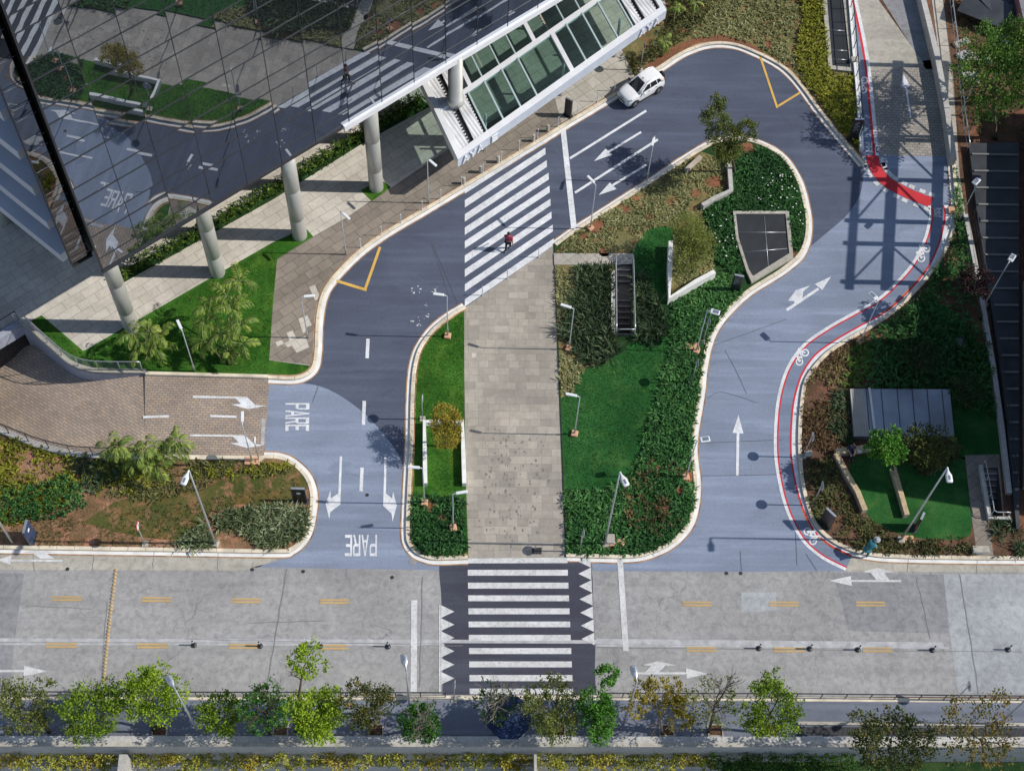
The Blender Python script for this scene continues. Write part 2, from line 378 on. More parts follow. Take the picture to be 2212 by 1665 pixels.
def leafset():
    M['lf_bright'] = leafmat('bright leaf', [(.08, .15, .012), (.20, .31, .02), (.36, .50, .035)])
    M['lf_mid'] = leafmat('mid leaf', [(0.031, 0.094, 0.015), (0.081, 0.175, 0.025), (0.175, 0.288, 0.050)])
    M['lf_dark'] = leafmat('dark leaf', [(.010, .030, .010), (.028, .065, .018), (.07, .11, .035)])
    M['lf_olive'] = leafmat('olive leaf', [(.045, .060, .014), (.125, .155, .032), (.26, .29, .07)])
    M['lf_yellow'] = leafmat('yellow leaf', [(.08, .10, .014), (.27, .28, .035), (.52, .50, .10)])
    M['lf_gold'] = leafmat('golden leaf', [(.13, .11, .015), (.33, .27, .035), (.52, .43, .08)])
    M['lf_rust'] = leafmat('rusty leaf', [(.035, .060, .015), (.11, .13, .032), (.28, .17, .035)])
    M['lf_green'] = leafmat('vivid leaf', [(.025, .09, .010), (.06, .19, .02), (.13, .31, .04)])
    M['lf_plum'] = leafmat('plum leaf', [(.012, .006, .008), (.035, .014, .018), (.08, .035, .035)], .1)
    M['gc_sage'] = leafmat('sage groundcover', [(0.087, 0.080, 0.032), (0.261, 0.268, 0.109), (0.493, 0.493, 0.246)])
    M['gc_mid'] = leafmat('leafy groundcover', [(0.019, 0.068, 0.019), (0.051, 0.169, 0.041), (0.149, 0.338, 0.095)])
    M['gc_strap'] = leafmat('strap leaf groundcover', [(0.016, 0.038, 0.016), (0.048, 0.088, 0.035), (0.160, 0.200, 0.112)])
    M['gc_lime'] = leafmat('yellow green groundcover', [(0.096, 0.112, 0.013), (0.240, 0.256, 0.024), (0.416, 0.400, 0.048)])
    M['gc_varieg'] = leafmat('striped groundcover', [(0.039, 0.072, 0.023), (0.143, 0.182, 0.078), (0.442, 0.494, 0.312)])
    M['gc_brown'] = leafmat('brownish groundcover', [(.045, .042, .016), (.105, .115, .038), (.23, .23, .085)])
    M['gc_red'] = leafmat('reddish groundcover', [(.07, .04, .02), (.19, .12, .055), (.30, .28, .11)])
    M['palm_leaf'] = leafmat('palm leaflet', [(.05, .11, .015), (.20, .30, .045), (.46, .52, .12)], .3, .5)
    M['hedge'] = leafmat('hedge leaf', [(0.014, 0.048, 0.010), (0.084, 0.156, 0.019), (0.360, 0.408, 0.060)])
    M['flower'] = plain('white flower', (.82, .82, .78), .7)
leafset()
# ================================================================= GROUND
def xy(l): return [(p.x, p.y) for p in l]
def PX(pts, z=0.0): return xy(W2(pts, z))
ZI = .10                                 # top of the raised islands
ramp_n = sm([(-70, 775), (0, 733), (46, 705), (93, 741), (147, 787), (186, 803), (223, 807.5), (309, 808.5)], 5)
ramp_s = sm([(-70, 900), (0, 924.5), (34, 938), (74, 954), (111, 966), (154, 976), (195, 980.5), (290, 984), (315, 985)], 4)
ramp_hole = PX(ramp_n+[(315, 812)]+ramp_s[::-1])
stairC = PX([(1329, 573), (1363, 573), (1366, 727), (1330, 727)])
stairD = PX([(2119, 1012), (2154, 1012), (2166, 1118), (2138, 1119)])
X0, X1, Y0, Y1 = -400, 400, U(0, 1600).y, 500
g = MB(); g.fill([(X0, Y0-.0), (X1, Y0), (X1, Y1), (X0, Y1)], [ramp_hole, stairC, stairD], 0.0); struct('ground', g, M['soil_dark'])
g = MB(); g.fill([(X0, -300), (X1, -300), (X1, Y0+1.5), (X0, Y0+1.5)], [], -5.0); struct('lower_ground', g, M['concrete_dark'])
# street, roads ----------------------------------------------------
def sheet(name, pts, z, m, world=False, holes=()):
    b = MB(); b.fill(pts if world else PX(pts), holes, z); return struct(name, b, m)
sheet('street', [(-400, 1180), (2700, 1195), (2700, 1506), (-400, 1500)], .004, M['concrete'])
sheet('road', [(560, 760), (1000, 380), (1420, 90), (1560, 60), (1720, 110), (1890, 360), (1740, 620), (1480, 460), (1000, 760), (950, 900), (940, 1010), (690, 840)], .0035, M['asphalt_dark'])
sheet('road', [(560, 800), (700, 800), (960, 1000), (960, 1225), (560, 1225), (560, 1000)], .0030, M['asphalt_blue'])
sheet('road', [(1860, 330), (2090, 330), (2090, 500), (1990, 650), (1760, 800), (1740, 1050), (1850, 1215), (1280, 1215), (1440, 1150), (1480, 800), (1640, 560)], .0030, M['asphalt_blue'])
sheet('street_patch', [(-400, 1236), (52, 1238), (36, 1350), (20, 1498), (-400, 1498)], .008, M['concrete_dark'])
sheet('street_patch', [(2038, 1240), (2700, 1240), (2700, 1500), (2069, 1496), (2052, 1370)], .008, M['concrete_pale'])
sheet('street_patch', [(1798, 1236), (2038, 1241), (2050, 1368), (1833, 1362), (1818, 1300)], .008, M['concrete_dark'])
sheet('street_patch', [(1600, 1279), (1676, 1279), (1677, 1318), (1602, 1322)], .010, M['concrete_pale'])
sheet('gutter_slab', [(-400, 1180), (635, 1190), (560, 1224), (520, 1232), (-400, 1229)], .008, M['concrete_tan'])
sheet('gutter_slab', [(1826, 1190), (2700, 1190), (2700, 1238), (1826, 1234)], .0105, M['concrete_tan'])
lightroad = sm([(579, 824), (640, 826)], 2)+sm([(640, 826), (690, 834), (740, 858), (790, 896), (835, 945), (862, 985), (880, 1030)], 5)+[(890, 1040), (893, 1200), (948, 1214), (950, 1231), (545, 1225), (600, 1212), (650, 1185), (690, 1100), (680, 1000), (570, 985)]
sheet('road', lightroad, .008, M['asphalt_blue'])
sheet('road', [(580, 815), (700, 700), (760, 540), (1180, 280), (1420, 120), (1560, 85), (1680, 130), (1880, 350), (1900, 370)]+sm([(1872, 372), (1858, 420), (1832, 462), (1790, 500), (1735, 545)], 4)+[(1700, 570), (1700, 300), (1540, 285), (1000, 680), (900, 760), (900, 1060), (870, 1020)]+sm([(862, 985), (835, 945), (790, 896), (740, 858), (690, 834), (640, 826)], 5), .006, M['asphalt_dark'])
sheet('road', sm([(1866, 372), (1858, 420), (1832, 462), (1790, 500), (1735, 545)], 4)+[(1700, 575), (1610, 610), (1500, 760), (1490, 1000), (1480, 1150), (1390, 1200), (1278, 1205), (1282, 1233), (1600, 1235), (1830, 1233), (1900, 1212), (1700, 1050), (1760, 780), (1990, 630), (2075, 480), (2066, 330), (1862, 338)], .008, M['asphalt_blue'])
sheet('road', [(949, 1204), (1276, 1204), (1280, 1250), (1282, 1330), (1286, 1400), (1285, 1450), (1288, 1500), (956, 1500), (957, 1400), (955, 1330), (953, 1280), (949, 1240)], .012, M['asphalt_black'])
sheet('brick_entry', [(313, 808), (582, 815), (577, 900), (572, 990), (313, 990)], .010, M['brick_flat'])
sheet('cobble_road', [(1856, 336), (1852, 250), (1850, 150), (2010, 130), (2040, 200), (2060, 338)], .010, M['cobble'])
sheet('concrete_ramp', [(1851, 155), (1845, 80), (1838, -60), (1870, -60), (1897, 0), (1996, 139), (1940, 148)], .014, M['concrete_tan'])
sheet('road_shade_strip', [(1868, -60), (1985, -60), (2025, 150), (2000, 150)], .010, M['concrete_dark'])  # darker concrete stands in for the shade over this strip
# joints and cracks of the street
g = MB()
for a, b, w in [((-300, 1381), (1340, 1386), .10), ((-300, 1390), (960, 1392), .06), ((1288, 1385), (2038, 1393), .16), ((1288, 1394), (2050, 1399), .05)]:
    g.strip(W2([a, b]), -w, w, .0125+a[1]*1e-7+w*.004+abs(a[0])*1e-6)
struct('street_seam', g, M['seam'])
g = MB()
for k, (a, b, w) in enumerate([((232, 1300), (218, 1480), .02), ((620, 1228), (575, 1490), .03), ((1099, 1, ), (1099, 2), .02), ((913, 1246), (906, 1480), .025), ((2074, 1240), (2114, 1498), .03), ((1980, 1250), (2010, 1380), .02), ((400, 1380), (1000, 1395), .015), ((1290, 1398), (2212, 1408), .015),
    ((200, 1315), (60, 1308), .015), ((540, 1345), (700, 1340), .02), ((75, 1235), (70, 1180), .015), ((200, 1230), (203, 1192), .015), ((330, 1230), (333, 1192), .015), ((470, 1232), (472, 1193), .015), ((1960, 1236), (1962, 1206), .015), ((2110, 1238), (2110, 1208), .015)]):
    if a[0] == 1099: continue
    pts = [(a[0]+(b[0]-a[0])*t/12+random.uniform(-1.2, 1.2), a[1]+(b[1]-a[1])*t/12+random.uniform(-.8, .8)) for t in range(13)]
    g.strip(W2(pts), -w, w, .0165+k*.0003)
struct('street_joint', g, M['joint'])
g = MB()
for k, pts in enumerate([[(1565, 755), (1590, 800), (1612, 850)], [(1635, 870), (1560, 848), (1530, 860)], [(1505, 1028), (1600, 1026), (1680, 1024)], [(1502, 958), (1690, 950)], [(1718, 1130), (1722, 1220)], [(1598, 1190), (1602, 1232)], [(1515, 756), (1700, 690)], [(1740, 1195), (1765, 1232)], [(690, 830), (676, 870)], [(855, 880), (885, 870)], [(1225, 545), (1100, 440)], [(930, 520), (970, 640)], [(935, 530), (990, 660)]]):
    q = sm([(a+random.uniform(-1, 1), b+random.uniform(-1, 1)) for a, b in pts], 5)
    g.strip(W2(q), -.018, .018, .0165+k*.0003)
struct('road_crack', g, M['crackfill'])
# ================================================================= KERBED ISLANDS
KERB = MB(); GUT = MB(); KJ = MB(); KD = MB()
def kerbline(px, side, n=5, w=.24, gut=.26, world=None):
    """px = road edge of the kerb; side=+1 when the island lies to the left of travel"""
    L = W2(sm(px, n))
    GUT.strip(L, -side*gut, side*.02, .020) if side > 0 else GUT.strip(L, side*-gut, side*.02, .020)
    KERB.curb(L, 0, side*w, 0.0, .15)
    KD.strip(L, *sorted((side*-gut-.05, side*-gut+.03)), .0212); KD.strip(L, *sorted((side*w-.01, side*w+.10)), ZI+.009)
    acc = 0.0; nxt = .6
    for i in range(len(L)-1):
        d_ = (L[i+1]-L[i]).length
        while acc+d_ > nxt:
            p = L[i].lerp(L[i+1], (nxt-acc)/d_); t_ = (L[i+1]-L[i]).normalized(); n_ = Vector((-t_.y, t_.x, 0))*side
            KJ.quad(*[Vector((q.x, q.y, .1512)) for q in (p-t_*.012+n_*.01, p+t_*.012+n_*.01, p+t_*.012+n_*(w-.01), p-t_*.012+n_*(w-.01))]); nxt += 1.0
        acc += d_
    return L
kA = [(580, 820), (630, 822), (660, 815), (680, 797), (687, 765), (689, 720), (692, 680), (702, 638), (722, 606), (755, 570), (795, 535), (850, 498), (920, 457), (1000, 409), (1090, 355), (1180, 300), (1218, 276), (1308, 222), (1375, 180), (1430, 148), (1470, 122), (1510, 105), (1550, 98), (1590, 102), (1630, 117), (1670, 137), (1700, 158), (1730, 192), (1762, 236), (1808, 294), (1862, 358)]
edgeA = [(1858, 322), (1850, 222), (1840, 125), (1829, 0), (1822, -90)]
LA = kerbline(kA, +1)
islA = xy(LA)+PX(edgeA)+PX([(1822, -900), (-900, -900), (-900, 770), (-70, 775)])+PX(ramp_n[1:])+PX([(313, 808)])
b = MB(); b.prism(islA, 0, ZI); struct('raised_ground', b, M['plaza'])
kB = [(1003, 662), (975, 678), (940, 705), (915, 734), (900, 762), (891, 800), (887, 850), (885, 920), (882, 1000), (878, 1080), (876, 1150), (880, 1176), (896, 1196), (920, 1207), (946, 1211), (1011, 1209)]
LB = kerbline(kB, +1)
islB = xy(LB)+PX([(1008, 1100), (1003, 900), (1003, 800)])
b = MB(); b.prism(islB, 0, ZI); struct('lawn', b, M['lawn'])
sheet('path', [(1003, 666), (1196, 530), (1203, 700), (1211, 900), (1222, 1204), (1012, 1206), (1005, 1000), (1003, 800)], .030, M['path'])
kC = [(1197, 528), (1240, 497), (1319, 446), (1404, 392), (1470, 348), (1510, 323), (1545, 306), (1585, 300), (1625, 304), (1672, 324), (1703, 352), (1727, 392), (1740, 436), (1747, 478), (1744, 520), (1728, 556), (1690, 588), (1655, 610), (1620, 632), (1588, 660), (1556, 696), (1535, 735), (1522, 790), (1516, 845), (1509, 890), (1502, 930), (1499, 968), (1502, 1005), (1506, 1040), (1504, 1085), (1493, 1128), (1470, 1160), (1438, 1184), (1392, 1202), (1345, 1207), (1280, 1206), (1223, 1204)]
LC = kerbline(kC, -1)
islC = xy(LC)+PX([(1211, 900), (1203, 700)])
b = MB(); b.prism(islC[::-1], 0, ZI, holes=[stairC]); struct('raised_ground', b, M['bed_green'])
kD = [(2300, 1211), (2100, 1210), (1943, 1207), (1880, 1202), (1832, 1190), (1790, 1168), (1757, 1134), (1738, 1086), (1726, 1024), (1722, 945), (1727, 868), (1735, 825), (1755, 792), (1788, 758), (1840, 725), (1886, 700), (1935, 664), (1985, 614), (2022, 567), (2045, 523), (2058, 482), (2061, 440), (2058, 400), (2053, 335)]
LD = kerbline(kD, -1)
islD = xy(LD)+PX([(2046, 300), (2020, 140), (1985, -60), (1960, -900), (3600, -900), (3600, 1211)])
b = MB(); b.prism(islD[::-1], 0, ZI, holes=[stairD]); struct('raised_ground', b, M['soil_dark'])
kE = [(570, 984), (605, 986), (635, 999), (660, 1022), (674, 1048), (679, 1080), (675, 1116), (667, 1150), (652, 1174), (630, 1191), (600, 1196), (400, 1193), (0, 1187), (-300, 1184)]
LE_ = kerbline(kE, -1)
islE = xy(LE_)+PX([(-900, 1184), (-900, 905), (-70, 905)])+PX(ramp_s[1:])
b = MB(); b.prism(islE[::-1], 0, ZI); struct('raised_ground', b, M['soil_pink'])
KERB.curb(W2([(315, 812), (580, 819)]), 0, .22, 0, .22); KERB.curb(W2([(315, 984), (570, 986)]), -.3, 0, 0, .18)
KERB.curb(W2([(-300, 1503), (960, 1503), (1290, 1503), (2600, 1512)]), -.25, 0, 0, .14)
struct('kerb_joint', KJ, M['kerbjoint']); struct('gutter_dirt', KD, M['dirt']); struct('kerb', KERB, M['kerb']); struct('gutter', GUT, M['kerb_white'])
sheet('pavement', [(-500, 1505), (1000, 1505), (2700, 1514), (2700, 1620), (-500, 1600)], .11, M['asphalt_walk'])
# zones on the islands ----------------------------------------------
z1 = ZI+.004
kin = lambda L, d: xy(offs(L, d))
LAw = offs(LA, .24)
def cut(L, a, b):
    i = min(range(len(L)), key=lambda k: (L[k]-U(*a)).length); j = min(range(len(L)), key=lambda k: (L[k]-U(*b)).length)
    return xy(L[i:j+1] if i < j else L[j:i+1][::-1])
sheet('sidewalk', PX([(582, 780), (590, 660), (599, 562), (677, 513), (749, 472), (801, 436), (850, 405), (930, 350), (990, 310), (1100, 240), (1335, 105)])+cut(LAw, (1372, 178), (680, 792)), z1, M['paver_tan'], True)
sheet('sidewalk', PX([(1198, 212), (1338, 108)])+cut(LAw, (1368, 182), (1224, 274)), z1+.004, M['paver_pale'], True)
for q in [[(668, 622), (681, 617), (693, 647), (681, 651)], [(645, 690), (664, 683), (674, 704), (662, 709), (665, 717), (655, 722)], [(619, 720), (632, 716), (642, 735), (660, 727), (668, 752), (641, 764), (631, 748), (622, 752), (613, 744), (626, 738)], [(595, 741), (609, 736), (613, 744), (600, 750)]]:
    sheet('paving_repair', q, z1+.004, M['plaza'])
sheet('lawn', PX([(64, 697), (91, 683), (181, 760), (589, 526), (660, 494), (677, 513), (599, 562), (590, 660), (582, 780), (674, 792)])+cut(LAw, (672, 803), (584, 822))+PX([(582, 815), (312, 806)]+[(a, b_-1.5) for a, b_ in ramp_n[-2:1:-1]]), z1+.002, M['lawn'], True)
sheet('lawn', [(779, 413), (824, 391), (845, 407), (803, 437)], z1+.006, M['lawn'])
sheet('planting_bed', PX([(1338, 100), (1372, 172)])+cut(LAw, (1376, 178), (1858, 350))+PX([(1855, 318), (1848, 222), (1838, 125), (1826, 0), (1820, -300), (1340, -300), (1440, 20)]), z1+.002, M['bed_sage'], True)
sheet('soil_patch', sm([(1380, 170), (1400, 140), (1440, 112), (1480, 92), (1520, 80), (1570, 78), (1620, 96), (1650, 118), (1600, 100), (1550, 93), (1500, 99), (1440, 136), (1380, 176)], 3), z1+.006, M['soil'])
sheet('planting_bed', [(1200, 546), (1243, 500), (1325, 450), (1408, 396), (1478, 350), (1515, 330), (1572, 350), (1577, 420), (1515, 454), (1545, 600), (1446, 652), (1446, 500), (1402, 497), (1368, 548)], z1-.002, M['bed_sage'])
sheet('planting_bed', [(1198, 574), (1325, 576), (1330, 770), (1245, 850), (1212, 862), (1204, 700)], z1-.002, M['bed_sage'])
EXC = []
for k_, (x_, y_, r_) in enumerate([(1290, 492, 22), (1262, 516, 12), (1546, 398, 26), (1500, 420, 14), (1352, 455, 13), (1306, 545, 14), (1612, 322, 22), (1226, 752, 15), (1240, 700, 9), (1484, 1030, 22), (1470, 1060, 12), (1497, 755, 12), (1360, 1075, 8), (1318, 1178, 14), (1715, 548, 8), (930, 1095, 16), (955, 1120, 12), (985, 1140, 9), (1405, 470, 9), (1450, 440, 10), (1320, 500, 9), (1374, 430, 8), (1660, 100, 14), (1706, 140, 10), (1480, 70, 12), (1425, 1010, 10), (1440, 1100, 9)]):
    EXC.append((U(x_, y_), .8*r_/32))
    sheet('soil_patch', [(x_+r_*random.uniform(.6, 1.1)*math.cos(t_*.5236), y_+r_*random.uniform(.5, .9)*math.sin(t_*.5236)) for t_ in range(12)], z1+.003+k_*.0002, M['soil'])
# lawns on C
sheet('lawn', sm([(1368, 574), (1366, 556), (1380, 520), (1403, 497), (1440, 490), (1462, 500)], 4)+[(1446, 540), (1444, 655), (1446, 760)]+sm([(1446, 760), (1424, 830), (1400, 905), (1384, 960), (1370, 1005), (1340, 1040), (1300, 1057), (1217, 1057)], 4)+[(1212, 862)]+sm([(1225, 852), (1262, 800), (1310, 780), (1345, 760)], 3)+[(1369, 735)], z1, M['lawn_blue'])
sheet('path', [(1196, 549), (1368, 549), (1369, 572), (1327, 574), (1250, 574), (1197, 574)], z1+.004, M['paver_pale'])
sheet('lawn', sm([(1832, 1040), (1850, 985), (1990, 1000), (2090, 990), (2095, 1060), (2098, 1130), (2080, 1165), (1960, 1160), (1880, 1125)], 3), z1, M['lawn_blue'])
sheet('lawn', sm([(1990, 640), (2085, 700), (2150, 900), (2165, 985), (2060, 985), (2050, 850), (2000, 800)], 3), z1, M['lawn_blue'])
sheet('lawn', sm([(410, 1078), (520, 1020), (640, 1010), (662, 1060), (600, 1100), (510, 1090), (430, 1125), (300, 1130)], 3), z1, M['lawn_dry'])
sheet('lawn', sm([(250, 1085), (350, 1060), (420, 1060), (440, 1120), (420, 1165), (300, 1160), (180, 1130)], 3), z1+.004, M['lawn_dry'])
sheet('path', [(2083, 985), (2157, 983), (2168, 1120), (2135, 1125), (2145, 1204), (2110, 1204), (2098, 1120)], z1+.006, M['paver_tan'], holes=[stairD])
sheet('sidewalk', [(1985, -60), (2012, 0), (2022, 80), (2035, 170), (2050, 300), (2060, 380), (2090, 560), (2120, 660), (2098, 560), (2072, 380), (2058, 170), (2036, 0), (2030, -60)], z1+.004, M['paver_pale'])
sheet('soil_yard', [(2040, -60), (2060, 170), (2075, 330), (2100, 330), (2600, 330), (2600, -60)], z1+.002, M['soil_dark'])
# ================================================================= ROAD MARKINGS
MK = {'z': .0225}
def mark(name, polys, m, z=None):
    b = MB()
    for i, p in enumerate(polys):
        b.fill(PX(p), [], (MK['z'] if z is None else z)+i*.0003)
    return struct(name, b, m)
def bar(a, b_, w):
    """constant pixel width bar"""
    dx, dy = b_[0]-a[0], b_[1]-a[1]; L = math.hypot(dx, dy); nx, ny = -dy/L*w/2, dx/L*w/2
    return [(a[0]+nx, a[1]+ny), (b_[0]+nx, b_[1]+ny), (b_[0]-nx, b_[1]-ny), (a[0]-nx, a[1]-ny)]
left = [411, 441, 471.5, 500, 529.5, 560.5, 590.5, 622.5, 655]; right = [(1175, 302), (1178, 327), (1181, 354), (1185, 381), (1187, 409), (1189, 437), (1191, 465), (1194, 493), (1196, 523)]
for yl, (xr, yr) in zip(left, right):
    mark('zebra_stripe', [[(1004, yl-8), (xr, yr-7.2), (xr+.5, yr+7.2), (1004, yl+8)]], M['white'])
mark('stop_line', [[(1211, 284), (1222, 279), (1246, 493), (1234, 498)]], M['white'])
mark('lane_line', [bar((1231, 343), (1396, 240), 5)], M['white']); mark('lane_line', [bar((1242, 417), (1421, 302), 5)], M['white'])
mark('lane_arrow', [bar((1385, 286), (1314, 329), 4.5), [(1283, 349), (1308, 322), (1322, 335)]], M['white'])
mark('lane_arrow', [bar((1396, 357), (1323, 401), 4.5), [(1293, 422), (1317, 395), (1332, 409)]], M['white'])
mark('yellow_line', [bar((727, 607), (792, 627), 6)], M['yellow']); mark('yellow_line', [bar((789.5, 623), (821, 534), 6)], M['yellow'], .023)
mark('yellow_line', [bar((1641, 120), (1679, 234), 4.5)], M['yellow']); mark('yellow_line', [bar((1681, 230), (1728, 201), 4.5)], M['yellow'], .023)
for a, b_ in [((795, 732), (793, 774)), ((787, 866), (785, 918)), ((782, 1010), (780, 1061))]: mark('lane_dash', [bar(a, b_, 7.5)], M['white'])
def rg1(x, y): return (x*.2663, 810+y*.2663)
def rg2(x, y): return (515.5+x*.2663, 810+y*.2663)
def st0(x, y): return (x*.2663, 1223+y*.2663)
def st2(x, y): return (1031+x*.2663, 1223+y*.2663)
def st3(x, y): return (1623+x*.2663, 1223+y*.2663)
mark('lane_arrow', [[rg2(*q) for q in [(820, 660), (840, 660), (825, 1050), (745, 1110), (735, 1170), (705, 1045), (745, 935), (748, 1000), (808, 962)]]], M['white'])
mark('lane_arrow', [[rg2(*q) for q in [(1182, 668), (1200, 668), (1195, 960), (1245, 1000), (1252, 945), (1283, 1060), (1248, 1190), (1240, 1125), (1172, 1060)]]], M['white'])
mark('lane_arrow', [[rg1(*q) for q in [(1565, 168), (2005, 180), (2070, 243), (2160, 250), (2012, 278), (1875, 240), (1955, 235), (1910, 190), (1567, 187)]]], M['white'])
mark('lane_arrow', [[rg1(*q) for q in [(1540, 482), (1990, 490), (2060, 560), (2150, 568), (2005, 592), (1862, 553), (1938, 550), (1890, 500), (1540, 497)]]], M['white'])
mark('lane_dash', [bar(rg1(1160, 343), rg1(1372, 334), 4.5)], M['white']); mark('lane_dash', [bar(rg1(1705, 333), rg1(1920, 340), 4.5)], M['white'])
mark('lane_arrow', [[(1589.5, 1027), (1595.5, 1027), (1597, 934), (1591, 934)], [(1595, 896), (1582, 935), (1606, 936.5)]], M['white'])
mark('lane_arrow', [[(1697, 668), (1701, 673), (1770, 626), (1766, 622)], [(1795, 598), (1760, 614), (1776, 627)], [(1715, 651), (1702, 650), (1718, 628), (1750, 617), (1735, 630), (1733, 646), (1718, 661)]], M['white'])
mark('lane_arrow', [[st0(*q) for q in [(90, -56), (510, -54), (510, -36), (90, -38)]], [st0(*q) for q in [(-25, -50), (95, -90), (85, -12)]], [st0(*q) for q in [(330, -60), (258, -110), (190, -112), (315, -140), (430, -114), (372, -108), (450, -60)]]], M['white_worn'])
mark('lane_arrow', [[st0(*q) for q in [(-200, 838), (192, 838), (192, 858), (-200, 858)]], [st0(*q) for q in [(385, 850), (195, 805), (190, 893)]]], M['white_worn'])
mark('lane_arrow', [[st3(*q) for q in [(808, 110), (1215, 110), (1215, 128), (808, 126)]], [st3(*q) for q in [(625, 118), (806, 78), (815, 158)]], [st3(*q) for q in [(1012, 108), (962, 50), (895, 47), (1020, 12), (1160, 46), (1078, 52), (1118, 108)]]], M['white_worn'])
mark('lane_arrow', [[st2(*q) for q in [(1290, 858), (1695, 858), (1695, 876), (1290, 876)]], [st2(*q) for q in [(1870, 870), (1692, 825), (1697, 910)]], [st2(*q) for q in [(1355, 860), (1410, 806), (1345, 800), (1465, 768), (1610, 802), (1525, 806), (1470, 860)]]], M['white_worn'])
ys = [(28, 75), (132, 180), (235, 282), (340, 388), (447, 493), (555, 603), (662, 710), (770, 818), (880, 930), (990, 1036)]
mark('zebra_stripe', [[(1010, 1204.5), (1225, 1204), (1226, 1216), (1011, 1216.5)]], M['white_worn'])
for k, (a, b_) in enumerate(ys):
    t = k/9; mark('zebra_stripe', [[(1010.5+4*t, 1230.5+.2663*(a-28)), (1226.5+11*t, 1230.5+.2663*(a-28)), (1226.8+11*t, 1230.5+.2663*(b_-28)), (1010.5+4*t, 1230.5+.2663*(b_-28))]], M['white_worn'])
tl = [1320.7, 1348.7, 1377, 1406, 1435, 1464.5]
for y in tl: mark('yield_tooth', [[(952.5, y-14), (981.5, y), (952.5, y+13.5)]], M['white_worn'])
mark('yield_line', [[(948, 1307), (952, 1307), (952, 1496), (948, 1496)]], M['white_worn'])
tr = [1212, 1239, 1266, 1294, 1323, 1351, 1379.6]
for k, y in enumerate(tr): t = (y-1212)/168; mark('yield_tooth', [[(1275.5+8*t, y-13.5), (1248+8*t, y), (1276+8.5*t, y+13.5)]], M['white_worn'])
mark('stop_line', [[(888, 1296), (901.5, 1296), (900.5, 1495), (886.5, 1495)]], M['white_worn'])
mark('stop_line', [[(1333, 1204), (1345, 1204), (1358.5, 1406), (1345.5, 1406)]], M['white_worn'])
for x0, x1, y in [(112, 177, 1292.5), (306, 371, 1294.5), (499, 565, 1297), (691, 755, 1299), (1474, 1538, 1304), (1661, 1725, 1304), (1849, 1912, 1304), (100, 166, 1393.5), (296, 363, 1394.5), (494, 562, 1395.5), (692, 752, 1397), (1483, 1547, 1402), (1672, 1738, 1403), (1864, 1927, 1403)]:
    mark('yellow_dash', [[(x0, y-5.3), (x1, y-5), (x1, y-.9), (x0, y-1.2)], [(x0, y+1.2), (x1, y+1.4), (x1, y+5.5), (x0, y+5.3)]], M['yellow_worn'])
# lettering PARE on the road
GL = {'P': [[(0, 0), (.24, 0), (.24, 1), (0, 1)], [(.24, .86), (.78, .86), (.94, 1), (.24, 1)], [(.24, .42), (.78, .42), (.78, .55), (.24, .55)], [(.78, .42), (1, .55), (1, .90), (.94, 1), (.78, .86)]],
      'A': [[(0, 0), (.22, 0), (.5, .80), (.5, 1), (.40, 1)], [(.78, 0), (1, 0), (.60, 1), (.5, 1), (.5, .80)], [(.31, .24), (.69, .24), (.646, .36), (.354, .36)]],
      'E': [[(0, 0), (.26, 0), (.26, 1), (0, 1)], [(.26, .86), (1, .86), (1, 1), (.26, 1)], [(.26, .43), (.85, .43), (.85, .57), (.26, .57)], [(.26, 0), (1, 0), (1, .14), (.26, .14)]]}
GL['R'] = GL['P']+[[(.50, .42), (.76, 0), (1, 0), (.74, .42)]]
GL['Y'] = [[(.38, 0), (.62, 0), (.62, .45), (.38, .45)], [(.38, .45), (.5, .45), (.5, .62), (.22, 1), (0, 1)], [(.5, .45), (.62, .45), (1, 1), (.78, 1), (.5, .62)]]
def word(name, txt, bl, br, tl_, m, z=None, gap=.12):
    B, R_, T = (Vector((*q, 0)) for q in (bl, br, tl_)); n = len(txt); w = 1/(n+(n-1)*gap); polys = []
    for i, ch in enumerate(txt):
        for p in GL[ch]:
            polys.append([((B+(R_-B)*((i*(1+gap)+a)*w)+(T-B)*c).x, (B+(R_-B)*((i*(1+gap)+a)*w)+(T-B)*c).y) for a, c in p])
    b = MB()
    for p in polys: b.fill(PX(p), [], MK['z'] if z is None else z)
    return struct(name, b, m)
word('stop_lettering', 'PARE', (617, 871), (616, 931), (668.5, 871), M['white'])
word('stop_lettering', 'PARE', (814.5, 1155), (745, 1155), (814, 1201), M['white'])
word('stop_lettering', 'PARE', (1899, 308), (1869, 307.5), (1899.5, 330), M['white'])
word('stop_lettering', 'PARE', (2011, 469), (2034, 470), (2011, 449), M['white'])
# cycle lane
laneL = sm([(2005, 445), (2008, 462), (2004, 485), (1994, 520), (1970, 568), (1930, 614), (1889, 650), (1841, 676), (1788, 706), (1737, 742), (1704, 785), (1685, 834), (1675, 890), (1672, 970), (1680, 1036), (1698, 1103), (1729, 1164), (1772, 1204), (1826, 1232)], 6)
LL = W2(laneL)
def ribbon(name, a, b_, m, z): g = MB(); g.strip(LL, a, b_, z); return struct(name, g, m)
ribbon('cycle_lane', .0, 1.0, M['asphalt_lane'], .016)
ribbon('cycle_lane_line', -.02, .17, M['white'], .0225); ribbon('cycle_lane_line', .17, .265, M['red'], .0228)
ribbon('cycle_lane_line', .95, 1.06, M['red'], .0228); ribbon('cycle_lane_line', 1.06, 1.30, M['white'], .0225)
redb = W2(sm([(1884, 337), (1888, 355), (1899, 376), (1918, 395), (1950, 413), (1985, 428), (2012, 438)], 6))
g = MB(); g.strip(redb, -.42, .42, .020); struct('cycle_crossing', g, M['red'])
